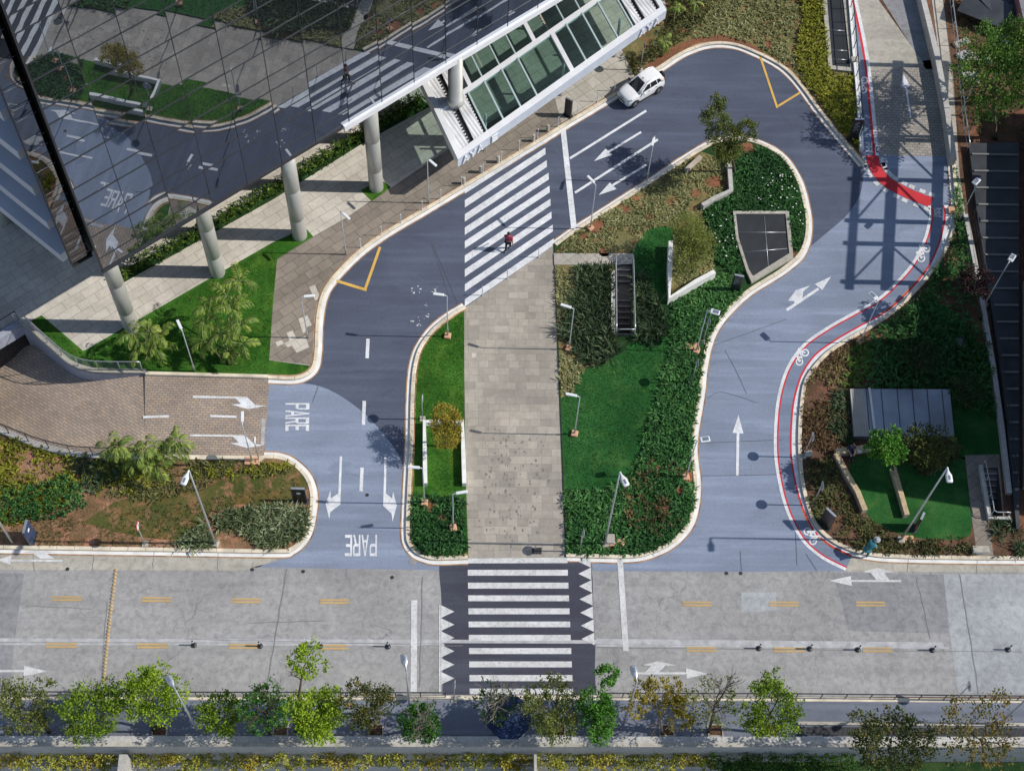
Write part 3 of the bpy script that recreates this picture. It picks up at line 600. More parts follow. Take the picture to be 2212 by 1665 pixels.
for s in (-1, 1):
    for k in range(0, 9):
        i = min(int(3+k*3.8), len(redb)-2); a, b_ = redb[i], redb[min(i+2, len(redb)-1)]
        g = MB(); g.strip([a, a+(b_-a).normalized()*(.40 if k > 1 else .62)], s*.42+(.06 if s > 0 else -.36), s*.42+(.36 if s > 0 else -.06), .0225); struct('crossing_block', g, M['white_worn'])
up = W2(sm([(1895, 337), (1887, 250), (1876, 145), (1863, 70), (1848, 0), (1836, -60)], 5))
g = MB(); g.strip(up, .30, 1.15, .018); struct('cycle_lane', g, M['asphalt_lane'])
g = MB(); g.strip(up, -.12, .12, .0225); struct('cycle_lane_line', g, M['white'])
g = MB(); g.strip(up, .12, .28, .0228); struct('cycle_lane_line', g, M['red'])
g = MB(); g.strip(up, 1.15, 1.28, .0228); struct('cycle_lane_line', g, M['red'])
def bicycle(cx, cy, ang, s=1.0):
    """painted bicycle symbol, about 30 px long"""
    ca, sa = math.cos(ang), math.sin(ang)
    T = lambda x, y: (cx+(x*ca+y*sa)*s, cy+(x*sa-y*ca)*s)
    b = MB(); k = [0]
    def seg(a, c, w=2.4): b.fill(PX(bar(T(*a), T(*c), w*s)), [], .0235+k[0]*.0004); k[0] += 1
    for x in (-9, 9):
        o = [T(x+6.4*math.cos(q*.3927), 6.4*math.sin(q*.3927)) for q in range(16)]; i = [T(x+4.2*math.cos(q*.3927), 4.2*math.sin(q*.3927)) for q in range(16)]
        b.fill(PX(o), [PX(i)], .0235)
    for a, c in [((-9, 0), (-1, 0)), ((-1, 0), (6, 9)), ((-9, 0), (-3.5, 8)), ((-3.5, 8), (6, 8.5)), ((-1, 0), (-4.5, 10.5)), ((9, 0), (5.5, 12)), ((-7, 11), (-2, 11)), ((5.5, 12), (10, 13))]: seg(a, c)
    return struct('cycle_symbol', b, M['white'])
bicycle(1733, 772, -1.0, 1.3); bicycle(1996, 548, -1.05, 1.35); bicycle(1750, 1158, 1.05, 1.35); bicycle(1866, 185, -1.45, 1.2)
mark('lane_arrow', [[(1965, 256), (1969, 255), (1959, 188), (1955, 188)], [(1951, 160), (1946, 188), (1967, 188)]], M['white'])
b = MB(); rs_ = random.Random(5)
for k_ in range(26):
    x_, y_ = rs_.choice([(902, 622), (897, 632), (925, 660), (918, 685), (888, 690), (905, 700), (940, 628)]); x_ += rs_.gauss(0, 6); y_ += rs_.gauss(0, 4); w_ = rs_.uniform(1, 3.4)
    b.fill(PX([(x_+w_*rs_.uniform(.4, 1.2)*math.cos(t_*.785), y_+w_*rs_.uniform(.3, .8)*math.sin(t_*.785)) for t_ in range(8)]), [], .0185+k_*.00008)
struct('road_scuff', b, M['white_worn'])
mark('drain_cover', [[(1148, 1184), (1170, 1182), (1170, 1197), (1150, 1197)]], M['gutter'], .036)
for (x, y) in [(1150, 1190)]: pass
for q in [(146, 1229), (545, 1230), (655, 1234), (847, 1247), (1569, 1238), (1600, 1238), (793, 1069)]:
    b = MB(); c = U(*q); b.fill([(c.x+.11*math.cos(t*.7854), c.y+.11*math.sin(t*.7854)) for t in range(8)], [], .024); struct('drain_hole', b, M['gutter'])
rs_ = random.Random(3); b = MB(); k_ = 0
for _ in range(130):
    x_ = rs_.choice([rs_.gauss(1062, 9), rs_.gauss(1100, 10), rs_.gauss(1145, 22), rs_.uniform(1030, 1200)]); y_ = rs_.choice([rs_.gauss(1010, 50), rs_.gauss(1120, 50), rs_.uniform(920, 1190)])
    if not (1016 < x_ < 1210 and 900 < y_ < 1195): continue
    w_, h_ = rs_.uniform(1.0, 3.2), rs_.uniform(1.5, 5.0); b.fill(PX([(x_+w_*rs_.uniform(.7, 1)*math.cos(t_*.785), y_+h_*rs_.uniform(.7, 1)*math.sin(t_*.785)) for t_ in range(8)]), [], .0325+k_*.00005); k_ += 1
struct('path_stain', b, plain('stained stone', (.19, .175, .16), .8, obj=False))
b = MB(); b.fill(PX([(1019, 763), (1029, 763), (1029, 773), (1019, 773)]), [], .0335); struct('paving_repair', b, M['plaza'])
for x_, y_, r_ in [(892, 1213, .22)]:
    c_ = U(x_, y_); b = MB(); b.fill([(c_.x+r_*math.cos(t_*.3927), c_.y+r_*math.sin(t_*.3927)) for t_ in range(16)], [], .0165); struct('manhole_cover', b, M['concrete_dark'])
mark('drain_grate', [[(565, 905), (573, 905), (571, 962), (563, 962)]], M['seam'], .024)
# ================================================================= CAMERA, LIGHT
cam = bpy.data.cameras.new('camera'); co = bpy.data.objects.new('camera', cam); C.objects.link(co)
cam.sensor_width = 36; cam.lens = FPX/IW*36; cam.clip_end = 3000; cam.clip_start = .5
m4 = Matrix((CR, CU, -CF)).transposed().to_4x4(); m4.translation = Vector((0, 0, CAMH)); co.matrix_world = m4
sc = bpy.context.scene; sc.camera = co
SUNEL = rad(41.5)
sd = Vector((math.cos(SUNEL), -.010, math.sin(SUNEL))).normalized()
sl = bpy.data.lights.new('sun', 'SUN'); sl.energy = 4.2; sl.angle = rad(.5); sl.color = (1.0, .955, .88)
so = bpy.data.objects.new('sun', sl); C.objects.link(so); so.rotation_euler = (-sd).to_track_quat('-Z', 'Y').to_euler(); so.location = (60, 40, 90)
w = bpy.data.worlds.new('World'); sc.world = w; w.use_nodes = True
nt = w.node_tree; sk = nt.nodes.new('ShaderNodeTexSky'); sk.sky_type = 'NISHITA'; sk.sun_disc = False; sk.sun_elevation = SUNEL; sk.sun_rotation = rad(90)
sk.air_density = 1.0; sk.dust_density = .6
bg = nt.nodes['Background']; bg.inputs['Strength'].default_value = .115; nt.links.new(sk.outputs[0], bg.inputs['Color'])
sc.view_settings.view_transform = 'Standard'; sc.view_settings.look = 'None'; sc.view_settings.exposure = 0; sc.view_settings.gamma = 1
# ================================================================= GLASS TOWER
def mirror(name, col, dark, fac):
    t = NT(name); gl = t.n('BsdfGlossy'); gl.inputs['Roughness'].default_value = 0.0; gl.inputs['Color'].default_value = (*col, 1)
    nz = t.noise(t.pos(0, (1, 1, .6)), .55, 2, .4); bp = t.n('Bump'); bp.inputs['Strength'].default_value = .10; bp.inputs['Distance'].default_value = .03
    t.l(nz, bp.inputs['Height']); t.l(bp.outputs['Normal'], gl.inputs['Normal'])
    t.done(dark, .5, 0, .2); m = t.n('MixShader'); m.inputs[0].default_value = fac; t.l(t.b.outputs[0], m.inputs[1]); t.l(gl.outputs[0], m.inputs[2]); t.l(m.outputs[0], t.out.inputs['Surface'])
    return t.mat
M['mirror'] = mirror('mirror glass', (.40, .43, .48), (.050, .058, .068), .84)  # pale diffuse share mixed in as a hazy veil over the reflection
M['mirror_dark'] = mirror('dark mirror glass', (.20, .21, .23), (.008, .009, .011), .9)
t = NT('teal roof glass'); tr = t.n('BsdfTransparent'); tr.inputs['Color'].default_value = (.50, .66, .62, 1); gl = t.n('BsdfGlossy'); gl.inputs['Color'].default_value = (.55, .70, .72, 1); gl.inputs['Roughness'].default_value = .02
mx = t.n('MixShader'); mx.inputs[0].default_value = .16; t.l(tr.outputs[0], mx.inputs[1]); t.l(gl.outputs[0], mx.inputs[2]); t.l(mx.outputs[0], t.out.inputs['Surface']); M['roof_glass'] = t.mat
AZ = -.8919179; FN = Vector((math.cos(AZ), math.sin(AZ), 0)); FT = Vector((-FN.y, FN.x, 0)); FD = -49.192; ZB = 8.6; ZT = 46.0
corner = onwall(220, 580, FN, FD); corner.z = 0
def FP(s, out, z): p = corner+FT*s+FN*out; return Vector((p.x, p.y, z))
tower = thing('glass_tower', 'dark mirror-glass office tower standing on round columns, reflecting the road below', 'office building', FP(10, -8, 0)); TO = tower.location
def tp(name, mb, m, par=None): return mb.build(name, m, par or tower, TO)
PW = 2.44; NC = 18; zs = [ZB]; k = 0
while zs[-1] < ZT: zs.append(zs[-1]+(2.05 if k % 2 else 1.15)); k += 1
g = MB()
for i in range(NC):
    for j in range(len(zs)-1):
        a, b_ = random.gauss(0, .0038), random.gauss(0, .0034)
        c = [FP(i*PW+ds*PW, a*(ds-.5)*PW+b_*(dz-.5)*2, zs[j]+dz*(zs[j+1]-zs[j])) for ds, dz in ((0, 0), (1, 0), (1, 1), (0, 1))]
        g.quad(*c)
tp('glass_facade', g, M['mirror'])
Rf = Matrix.Rotation(math.atan2(FT.y, FT.x), 3, 'Z')
g = MB()
for i in range(NC+1):
    g.box(FP(i*PW, .0, (ZB+ZT)/2), (.03 if i else .11, .05, ZT-ZB), M=Rf)
for j, z in enumerate(zs): g.box(FP(NC*PW/2, .012, z), (NC*PW, .05, .035 if j % 2 == 0 else .02), M=Rf)
tp('mullion_grid', g, M['dark_clad'])
g = MB(); g.box(FP(16.6+14, .08, ZB-.12), (28, .22, .42), M=Rf); tp('sill', g, M['metal_white'])
g = MB(); g.box(FP(8.2, .03, ZB-.06), (16.6, .14, .14), M=Rf); tp('sill', g, M['dark_clad'])
g = MB(); L = NC*PW
g.quad(FP(.9, -.9, ZB), FP(L, -.3, ZB), FP(L, -26, ZB), FP(.9, -26, ZB)); tp('soffit', g, M['soffit'])
g = MB(); g.quad(FP(0, -26, ZB), FP(L, -26, ZB), FP(L, -26, ZT), FP(0, -26, ZT)); g.quad(FP(L, 0, ZB), FP(L, -26, ZB), FP(L, -26, ZT), FP(L, 0, ZT)); tp('rear_wall', g, M['dark_clad'])
g = MB(); g.quad(FP(.9, -26, ZT), FP(L, -26, ZT), FP(L, 0, ZT), FP(.9, 0, ZT)); tp('roof', g, M['soffit'])
g = MB(); g.quad(FP(.9, -.9, ZB-.3), FP(.9, -26, ZB-.3), FP(.9, -26, ZT), FP(.9, -.9, ZT)); g.quad(FP(.9, -.9, 9.4), FP(.9, -.9, ZT), FP(-1.3, -.9, ZT), FP(-1.3, -.9, 9.4)); tp('side_wall', g, M['dark_clad'])
g = MB(); g.quad(FP(-1.3, -.75, 9.4), FP(0, -.75, 9.4), FP(0, -.75, ZT), FP(-1.3, -.75, ZT)); tp('recessed_glazing', g, M['mirror_dark'])
g = MB(); g.box(FP(-1.29, -.70, (9.4+ZT)/2), (.06, .12, ZT-9.4), M=Rf); g.box(FP(-.66, -.70, 9.38), (1.26, .12, .08), M=Rf); tp('frame', g, M['dark_clad'])
for z in [9.3, 10.0, 10.7, 11.4, 13.2, 13.9, 14.6, 15.3, 17.2, 18.0, 18.8, 19.6, 21.2, 22.0, 23.4, 25.2, 27.0, 29.0, 31, 33]:
    g = MB(); g.tube([FP(-1.22, -.66, z+.7), FP(-.12, -.66, z+.7)], .018, 6); tp('louvre_rod', g, M['steel'])
for q, top in [((286, 709), 0), ((471, 591), 0), ((648, 511), 0), ((813, 407), 0)]:
    c = U(*q); g = MB(); g.lathe([(.47, ZI), (.47, ZI+2.0), (.455, ZI+2.02), (.455, ZI+2.06), (.47, ZI+2.08), (.47, ZI+5.0), (.455, ZI+5.02), (.455, ZI+5.06), (.47, ZI+5.08), (.47, ZB)], 28, (c.x, c.y, 0)); tp('column', g, M['column'])
c5 = U(984, 221, 4.1); g = MB(); g.lathe([(.47, ZI), (.47, 4.1), (.56, 4.12), (.56, 4.6), (.47, 4.62), (.47, ZB)], 28, (c5.x, c5.y, 0)); tp('column', g, M['column'])
g = MB(); g.quad(FP(0, -9.5, ZI), FP(L, -9.5, ZI), FP(L, -9.5, ZB), FP(0, -9.5, ZB)); g.quad(FP(0, -26, ZI), FP(0, -9.5, ZI), FP(0, -9.5, ZB), FP(0, -26, ZB)); tp('lobby_wall', g, M['dark_clad'])
# side wing: three stacked white floor edges with dark glazing between
e = (U(133, 549, 8.6)-U(57, 487.6, 8.6)).normalized(); tip = U(133, 549, 8.6); nb = Vector((-e.y, e.x, 0))
if nb.dot(FT) < 0: nb = -nb
for z in (7.9, 11.1, 14.2, 17.3, 20.4, 23.5):
    P0 = Vector((tip.x, tip.y, 0)); loop = [P0-nb*.1, P0+nb*.42, P0-e*1.2+nb*3.0, P0-e*24+nb*3.0, P0-e*24-nb*.1]
    g = MB(); g.prism(xy(loop) if (loop[1]-loop[0]).cross(loop[2]-loop[1]).z > 0 else xy(loop[::-1]), z, z+.72); g.fill(xy(loop), [], z-.002); tp('floor_edge', g, M['slab_white'])
g = MB(); P0 = Vector((tip.x, tip.y, 0))-e*2.2+nb*.9; P1 = P0-e*22
for a, b_ in ((P0, P1), (P0, P0+nb*2)): g.quad(Vector((a.x, a.y, 8.0)), Vector((b_.x, b_.y, 8.0)), Vector((b_.x, b_.y, 26)), Vector((a.x, a.y, 26)))
tp('wing_glazing', g, M['mirror_dark'])
c = U(6, 478); g = MB(); g.lathe([(.5, ZI), (.5, 7.9)], 20, (c.x, c.y, 0)); tp('column', g, M['column'])
# ================================================================= ENTRANCE CANOPY
ZC = 4.0
cA = U(989, 344, ZC); cC = U(1440, 22, ZC); e1 = (cC-cA); LC1 = e1.length; e1.normalize(); e2 = Vector((-e1.y, e1.x, 0))
cl = U(914, 186, ZC)-cA; sk_ = cl.dot(e1)/cl.dot(e2)     # skew of the left edge
canopy = thing('entrance_canopy', 'white framed glass entrance canopy with white corrugated ends beside the mirror tower', 'canopy', (cA.x+e1.x*LC1/2, cA.y+e1.y*LC1/2, 0)); CO = canopy.location
def cp(name, mb, m, par=None): return mb.build(name, m, par or canopy, CO)
def K(a, b_, z=0.0): return cA+e1*(a+sk_*b_)+e2*b_+Vector((0, 0, z))
def KL(px):   # px on the canopy plane -> local (a, b)
    q = U(px[0], px[1], ZC)-cA; b_ = q.dot(e2); return (q.dot(e1)-sk_*b_, b_)
def zz(X, Y): return (913.1+.1548*X, 110.5+.1548*Y)
def zy(X, Y): return (1178.2+.146*X, .146*Y)
DB = 10.5
def kbox(g, a0, a1, b0, b1, z0, z1, m=0):
    lo = [K(a0, b0), K(a1, b0), K(a1, b1), K(a0, b1)]; g.prism(xy(lo), ZC+z0, ZC+z1, m); g.add([(p.x, p.y, ZC+z0) for p in lo], [(3, 2, 1, 0)], m); return g
aL = KL(zz(640, 590))[0]; aR = KL(zy(1320, 440))[0]; bm = .5*(KL((1006, 194))[1]+KL((1290, 2))[1])
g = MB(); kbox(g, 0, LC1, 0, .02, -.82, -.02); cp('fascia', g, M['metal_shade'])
g = MB(); kbox(g, 0, LC1, .02, .46, -.30, 0); kbox(g, 0, .42, .46, DB, -.82, 0); kbox(g, LC1-.35, LC1, .46, DB, -.82, 0); kbox(g, .42, LC1-.35, bm-.16, bm+.18, -.30, .02); kbox(g, aL-.34, aR+.25, DB-.3, DB, -.3, 0)
cp('frame', g, M['metal_white'])
wb0 = KL(zy(80, 500))[0]; g = MB(); kbox(g, wb0-.05, wb0+.28, .46, bm-.16, -.22, .03); kbox(g, wb0-1.5, wb0-1.2, bm+.18, DB-.3, -.22, .03); kbox(g, aL+.2, aL+.5, bm+.18, DB-.3, -.22, .03); cp('cross_beam', g, M['metal_white'])
for a0, a1 in ((.42, 1.30), (1.62, aL-.22)):
    g = MB(); kbox(g, a0, a1, .46, DB, -.26, -.10 if a0 < 1 else -.03); cp('roof_sheet', g, M['roofing'])
for a0, a1 in ((aR+.28, LC1-2.05), (LC1-1.75, LC1-.62)):
    g = MB(); kbox(g, a0, a1, .46, DB, -.26, -.03); cp('roof_sheet', g, M['roofing'])
for a0, a1 in ((1.30, 1.62), (aL-.22, aL-.03), (aR+.06, aR+.28), (LC1-2.05, LC1-1.75), (LC1-.62, LC1-.35)):
    g = MB(); kbox(g, a0, a1, .46, DB, -.28, -.20); cp('gutter', g, M['gutter'])
    g = MB()
    for k in range(40): kbox(g, a0-.06, a0+.03, .5+k*.25, .62+k*.25, -.08, -.02)
    if a0 > 1.2: cp('sheet_edge', g, M['gutter'])
bars = [KL(zz(640, 590))[0], KL(zz(1010, 720))[0], KL(zz(1250, 545))[0], KL(zz(1475, 385))[0], wb0, KL(zy(465, 645))[0], KL(zy(702, 480))[0], KL(zy(930, 305))[0], aR]
for i in range(len(bars)):
    if i != 4:
        g = MB(); kbox(g, bars[i]-.06, bars[i]+.06, .46, bm-.16, -.12, .02); cp('glazing_bar', g, M['teal_bar'])
    if i < len(bars)-1:
        g = MB(); a0, a1 = bars[i]+.07, bars[i+1]-.07; g.quad(K(a0, .47, -.06), K(a1, .47, -.06), K(a1, bm-.17, -.06), K(a0, bm-.17, -.06)); cp('glass_pane', g, M['roof_glass'])
        g = MB(); g.quad(K(a0, bm+.19, -.06), K(a1, bm+.19, -.06), K(a1, DB-.31, -.06), K(a0, DB-.31, -.06)); cp('glass_pane', g, M['roof_glass'])
for i in (1, 2, 3, 5, 6, 7):
    g = MB(); kbox(g, bars[i]-.05, bars[i]+.05, bm+.18, DB-.3, -.12, .02); cp('glazing_bar', g, M['teal_bar'])
for a in (aL+.5, wb0+.1, aR-.5): 
    for b_ in (1.6, 7.5):
        g = MB(); p = K(a, b_); g.tube([(p.x, p.y, ZI), (p.x, p.y, ZC-.15)], .09, 10); cp('support_post', g, M['metal_white'])
def letters3d(par, txt, org, u, v, n, h, wd, m, gap=.25, t=.07):
    for i, ch in enumerate(txt):
        if ch == ' ': continue
        g = MB()
        for p in GL[ch]:
            q = [org+u*((i*(1+gap)+a)*wd)+v*(c*h) for a, c in p]; k = len(q); o = [x+n*t for x in q]
            g.add(q+o, [tuple(range(k, 2*k))]+[(j, (j+1) % k, k+(j+1) % k, k+j) for j in range(k)])
        g.build('letter', m, par, CO)
on = -e2
letters3d(canopy, 'AYA E', K(.35, 0, -.72)+on*.03, e1, Vector((0, 0, 1)), on, .60, .50, [M['metal_white']])
letters3d(canopy, 'AYA', K(LC1-2.6, 0, -.72)+on*.03, e1, Vector((0, 0, 1)), on, .60, .55, [M['metal_white']])
# ================================================================= RAMP, STAIRS, GRILLES
xr = U(315, 900).x
def rz(p): return -.24*max(0, xr-p.x)**1.05
g = MB(); N_ = W2(ramp_n+[(315, 810)]); S_ = W2(ramp_s); rows = []
for i in range(40):
    t = i/39; a = N_[min(int(t*(len(N_)-1)), len(N_)-1)]; b_ = S_[min(int(t*(len(S_)-1)), len(S_)-1)]; rows.append((a, b_))
vs = []; 
for a, b_ in rows:
    for k in range(8): q = a+(b_-a)*(k/7)*1.0+(a-b_)*.0; vs.append((q.x, q.y, rz(q)-.002))
fs = [(i*8+k, (i+1)*8+k, (i+1)*8+k+1, i*8+k+1) for i in range(39) for k in range(7)]
g.add(vs, fs)
ex = [U(-70, 905), U(-70, 775), U(60, 700)]; g.fill([(p.x, p.y) for p in [U(-500, 560), U(-500, 940), U(-72, 900), U(-72, 770), U(0, 733), U(46, 706), U(60, 640)]], [], rz(U(-70, 800))-.4); struct('ramp', g, M['brick'])
rn = W2(ramp_n[10:]+[(315, 809)]); wl = offs(rn, -.0)
g = MB(); g.add([(p.x, p.y, ZI+.06) for p in rn]+[(p.x, p.y, rz(p)-.3) for p in rn], [(i, i+1, len(rn)+i+1, len(rn)+i) for i in range(len(rn)-1)])
rt = thing('retaining_wall', 'curved pale concrete wall on the lawn side of the sunken brick ramp', 'wall', rn[8])
g.build('wall_face', M['fascia'], rt, rn[8])
g = MB(); g.curb(rn, 0, .30, ZI, ZI+.10); g.build('coping', M['concrete_tan'], rt, rn[8])
sl_ = W2([(-70, 775), (0, 733), (46, 705)]); g = MB(); g.curb(sl_, -.02, .5, -.9, ZI+.06); struct('slab_edge', g, M['fascia'])
rs = W2(ramp_s); rt2 = thing('retaining_wall', 'low concrete wall under the black railing on the planted side of the ramp', 'wall', rs[8])
g = MB(); g.curb(rs, -.38, 0, ZI, ZI+.22); g.build('coping', M['concrete_wall'], rt2, rs[8])
g = MB(); g.add([(p.x, p.y, ZI) for p in rs]+[(p.x, p.y, rz(p)-.3) for p in rs], [(i, len(rs)+i, len(rs)+i+1, i+1) for i in range(len(rs)-1)]); g.build('wall_face', M['fascia'], rt2, rs[8])
def railing(label, line, z0, h, gap, m, nb=4, r=.03, lean=0.0, group=None, ends=None, name='railing', rt_=.035):
    D_ = [0]
    for i in range(len(line)-1): D_.append(D_[-1]+(line[i+1]-line[i]).length)
    def at(s):
        for i in range(len(line)-1):
            if s <= D_[i+1]+1e-6: return line[i].lerp(line[i+1], (s-D_[i])/max(1e-6, D_[i+1]-D_[i]))
        return line[-1]
    root = thing(name, label, 'railing', at(D_[-1]/2), group=group); o = root.location
    zf = z0 if callable(z0) else (lambda p: z0)
    n = max(1, round(D_[-1]/gap)); 
    for k in range(n+1):
        p = at(D_[-1]*k/n); g = MB(); g.tube([(p.x, p.y, zf(p)), (p.x, p.y, zf(p)+h)], r, 6); g.build('post', m, root, o)
    pts = [at(D_[-1]*k/(n*4)) for k in range(n*4+1)]
    g = MB(); g.tube([(p.x, p.y, zf(p)+h) for p in pts], rt_, 6); g.build('handrail', m, root, o)
    g = MB()
    for b_ in range(nb): g.tube([(p.x, p.y, zf(p)+h*(b_+.6)/(nb+.6)) for p in pts], .012, 4, cap=False)
    g.build('rail_wires', m, root, o); return root
railing('grey railing curving along the lawn edge above the sunken brick ramp', offs(W2(ramp_n[9:]), .16), ZI+.1, 1.05, 1.35, M['steel'])
railing('dark railing on the slab edge over the dark mouth of the ramp', offs(W2([(-70, 768), (0, 728), (46, 700)]), .2), ZI+.06, 1.05, 1.3, M['steel_dark'])
railing('black railing along the planted lower side of the brick ramp', offs(W2(ramp_s[3:-3]), -.2), ZI+.2, 1.0, 1.3, M['steel_dark'])
railing('black street railing left of the lower zebra crossing, behind the row of trees', W2([(-60, 1505), (500, 1506), (962, 1507)]), .11, .85, 1.35, M['steel_dark'], 1, .03, rt_=.035)
railing('black street railing right of the lower zebra crossing, along the far kerb', W2([(1290, 1508), (1700, 1509), (2300, 1515)]), .11, .85, 1.35, M['steel_dark'], 1, .03, rt_=.035)
railing('black railing beside the red edged cycle lane in the upper right', W2([(1856, 300), (1850, 222), (1842, 125), (1832, 0), (1826, -60)]), .45, .95, 1.25, M['steel_dark'], 1)
wl = thing('low_wall', 'narrow pale kerb wall between the planting and the upper cycle lane', 'wall', U(1848, 200)); g = MB(); g.wall(W2([(1859, 330), (1852, 225), (1843, 125), (1833, 0), (1826, -90)]), .26, 0, .45); g.build('wall_face', M['wall_white'], wl, wl.location)
wl = thing('low_wall', 'grey concrete wall along the right side of the cobbled road', 'wall', U(2030, 160)); g = MB(); g.wall(W2([(1972, -60), (1984, 0), (2018, 140), (2040, 260), (2053, 360)]), .38, 0, .85); g.build('wall_face', M['concrete_wall'], wl, wl.location)
wl = thing('low_wall', 'weathered cream kerb wall running between the shaded garden and the dark shed', 'wall', U(2120, 650)); g = MB(); g.wall(W2([(2082, 470), (2100, 560), (2122, 680), (2142, 800), (2160, 930), (2176, 1070)]), .30, 0, .42); g.build('wall_face', M['concrete_wall'], wl, wl.location)
railing('pale wire railing beside the dark shed and its cream kerb wall', W2([(2098, 470), (2112, 560), (2134, 680), (2154, 800), (2172, 930), (2188, 1060)]), ZI, 1.0, 2.2, M['steel_dark'], 2)
railing('white railing at the edge of the debris yard in the upper right corner', W2([(2042, -40), (2052, 40), (2066, 150), (2076, 260), (2086, 330)]), ZI, .9, 1.5, M['steel'], 1)
def stairs(name, label, px, nst, landing, z0):
    A_, B_, C_, D_ = [U(*q) for q in px]      # back-left, back-right, front-right, front-left
    root = thing(name, label, 'stairs', (A_+C_)/2); o = root.location
    n = nst; z = z0; k = 0; tot = n+landing[1]
    g = MB(); gd = MB(); cur = 0.0; st = 1.0/tot
    for i in range(n):
        z -= .17; wd = st*(1+landing[1]) if i == landing[0] else st
        a0, a1 = A_.lerp(D_, cur), A_.lerp(D_, min(1, cur+wd)); b0, b1 = B_.lerp(C_, cur), B_.lerp(C_, min(1, cur+wd)); cur += wd
        g.add([(a0.x, a0.y, z), (b0.x, b0.y, z), (b1.x, b1.y, z), (a1.x, a1.y, z), (a0.x, a0.y, z+.17), (b0.x, b0.y, z+.17)], [(3, 2, 1, 0), (0, 1, 5, 4)])
        gd.box((a1.lerp(b1, .5).x, a1.lerp(b1, .5).y+.025, z+.004), ((b1-a1).length, .05, .02))
    g.build('treads', M['step'], root, o); gd.build('nosing', M['concrete_wall'], root, o)
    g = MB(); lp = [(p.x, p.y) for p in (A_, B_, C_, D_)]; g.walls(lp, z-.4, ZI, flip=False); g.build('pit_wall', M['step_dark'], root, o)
    return root
s1 = stairs('stairwell', 'sunken flight of brown steps cut into the central garden between tall grasses', [(1329, 573), (1363, 573), (1366, 727), (1330, 727)], 13, (3, 3), ZI)
for lab, ln in (('steel handrail along the left side of the central stairwell', [(1328, 572), (1329, 727)]), ('steel handrail along the right side of the central stairwell', [(1365, 572), (1369, 728)]), ('short steel guard rail closing the bottom end of the central stairwell', [(1330, 730), (1369, 730)])):
    railing(lab, W2(ln), ZI, .95, 1.2, M['steel'], 1, .025, rt_=.035)
g = MB()
wl = thing('kerb_wall', 'narrow stone kerb along the left side of the central stairwell', 'kerb', U(1322, 650)); g.wall(W2([(1323, 590), (1323, 728)]), .22, ZI, .35); g.build('wall_face', M['concrete_wall'], wl, wl.location)
s2 = stairs('stairwell', 'sunken steps with pale nosings beside the paved path in the lower right', [(2119, 1012), (2154, 1012), (2166, 1118), (2138, 1119)], 10, (0, 0), ZI)
railing('steel handrail around the lower right stairwell', W2([(2118, 1010), (2127, 1060), (2137, 1121), (2172, 1121)]), ZI, .9, 1.2, M['steel'], 1, .022)
wl = thing('kerb_wall', 'cream stone kerb beside the lower right stairwell', 'kerb', U(2125, 1070)); g = MB(); g.wall(W2([(2115, 1010), (2123, 1060), (2134, 1124), (2178, 1124)]), .22, ZI, .4); g.build('wall_face', M['concrete_wall'], wl, wl.location)
def grille(label, frame, inner, zt, ang, ndiv, name='ventilation_grille'):
    F_ = W2(frame); I_ = W2(inner); c = sum(F_, Vector())/len(F_); root = thing(name, label, 'grille', (c.x, c.y, ZI)); o = root.location
    fx = xy(F_); ix = xy(I_)
    g = MB(); g.prism(fx, 0, zt, holes=[ix]); g.build('kerb_frame', M['concrete_tan'], root, o)
    g = MB(); g.fill(ix, [], zt-.06); g.build('grating', M['grating'], root, o)
    g = MB()
    for a, b_ in ndiv: g.tube([U(*a, zt-.05), U(*b_, zt-.05)], .025, 4)
    g.build('grating_joint', M['steel'], root, o); return root
grille('dark grille in a cream kerb between white flowering plants and the curving road', [(1712, 562), (1702, 462), (1582, 462), (1588, 520), (1610, 590), (1622, 616)][::-1], [(1703, 553), (1695, 468), (1588, 468), (1594, 520), (1616, 588), (1625, 602)][::-1], .32, 0, [((1592, 502), (1698, 502)), ((1604, 545), (1700, 537)), ((1651, 468), (1660, 580))])
grille('long dark grille in a cream kerb beside the upper cycle lane', [(1772, -60), (1774, 0), (1788, 155), (1841, 161), (1827, 0), (1822, -60)], [(1782, -60), (1784, 0), (1796, 148), (1835, 152), (1819, 0), (1814, -60)], .3, 0, [((1789, 65), (1824, 67)), ((1793, 108), (1830, 110)), ((1796, 128), (1833, 130))])
# sloping sheet roof in the shaded garden
F_ = [U(*q) for q in [(1832, 849), (2046, 850), (2056, 952), (1840, 951)]]; rr = thing('sheet_roof', 'low grey standing seam roof lying in the shaded right hand garden', 'roof', sum(F_, Vector())/4); o = rr.location
g = MB(); g.prism(xy([F_[3], F_[2], F_[1], F_[0]]), ZI, .55); g.build('roof_deck', M['metal_roof'], rr, o)
g = MB()
for t_ in [.16, .31, .47, .62, .77, .92]:
    a, b_ = F_[0].lerp(F_[1], t_), F_[3].lerp(F_[2], t_); g.box(((a.x+b_.x)/2, (a.y+b_.y)/2, .57), (.035, (a-b_).length*.99, .03), math.atan2(b_.x-a.x, -(b_.y-a.y)) if 0 else math.atan2(a.y-b_.y, a.x-b_.x)-math.pi/2)
g.build('standing_seam', M['slate'], rr, o)
g = MB(); a, b_ = F_[0].lerp(F_[1], .19), F_[3].lerp(F_[2], .21); g.tube([(a.x, a.y, .66), (b_.x, b_.y, .66)], .08, 8); g.build('pipe', M['lamp_white'], rr, o)
q = [F_[3].lerp(F_[2], .0), F_[3].lerp(F_[2], .155), F_[0].lerp(F_[1], .135), F_[0]]; g = MB(); g.fill(xy(q), [], .556); g.build('corrugated_strip', slats('cream sheet', (.36, .34, .30), (.42, .40, .35), 0, .16, .7, .1), rr, o)
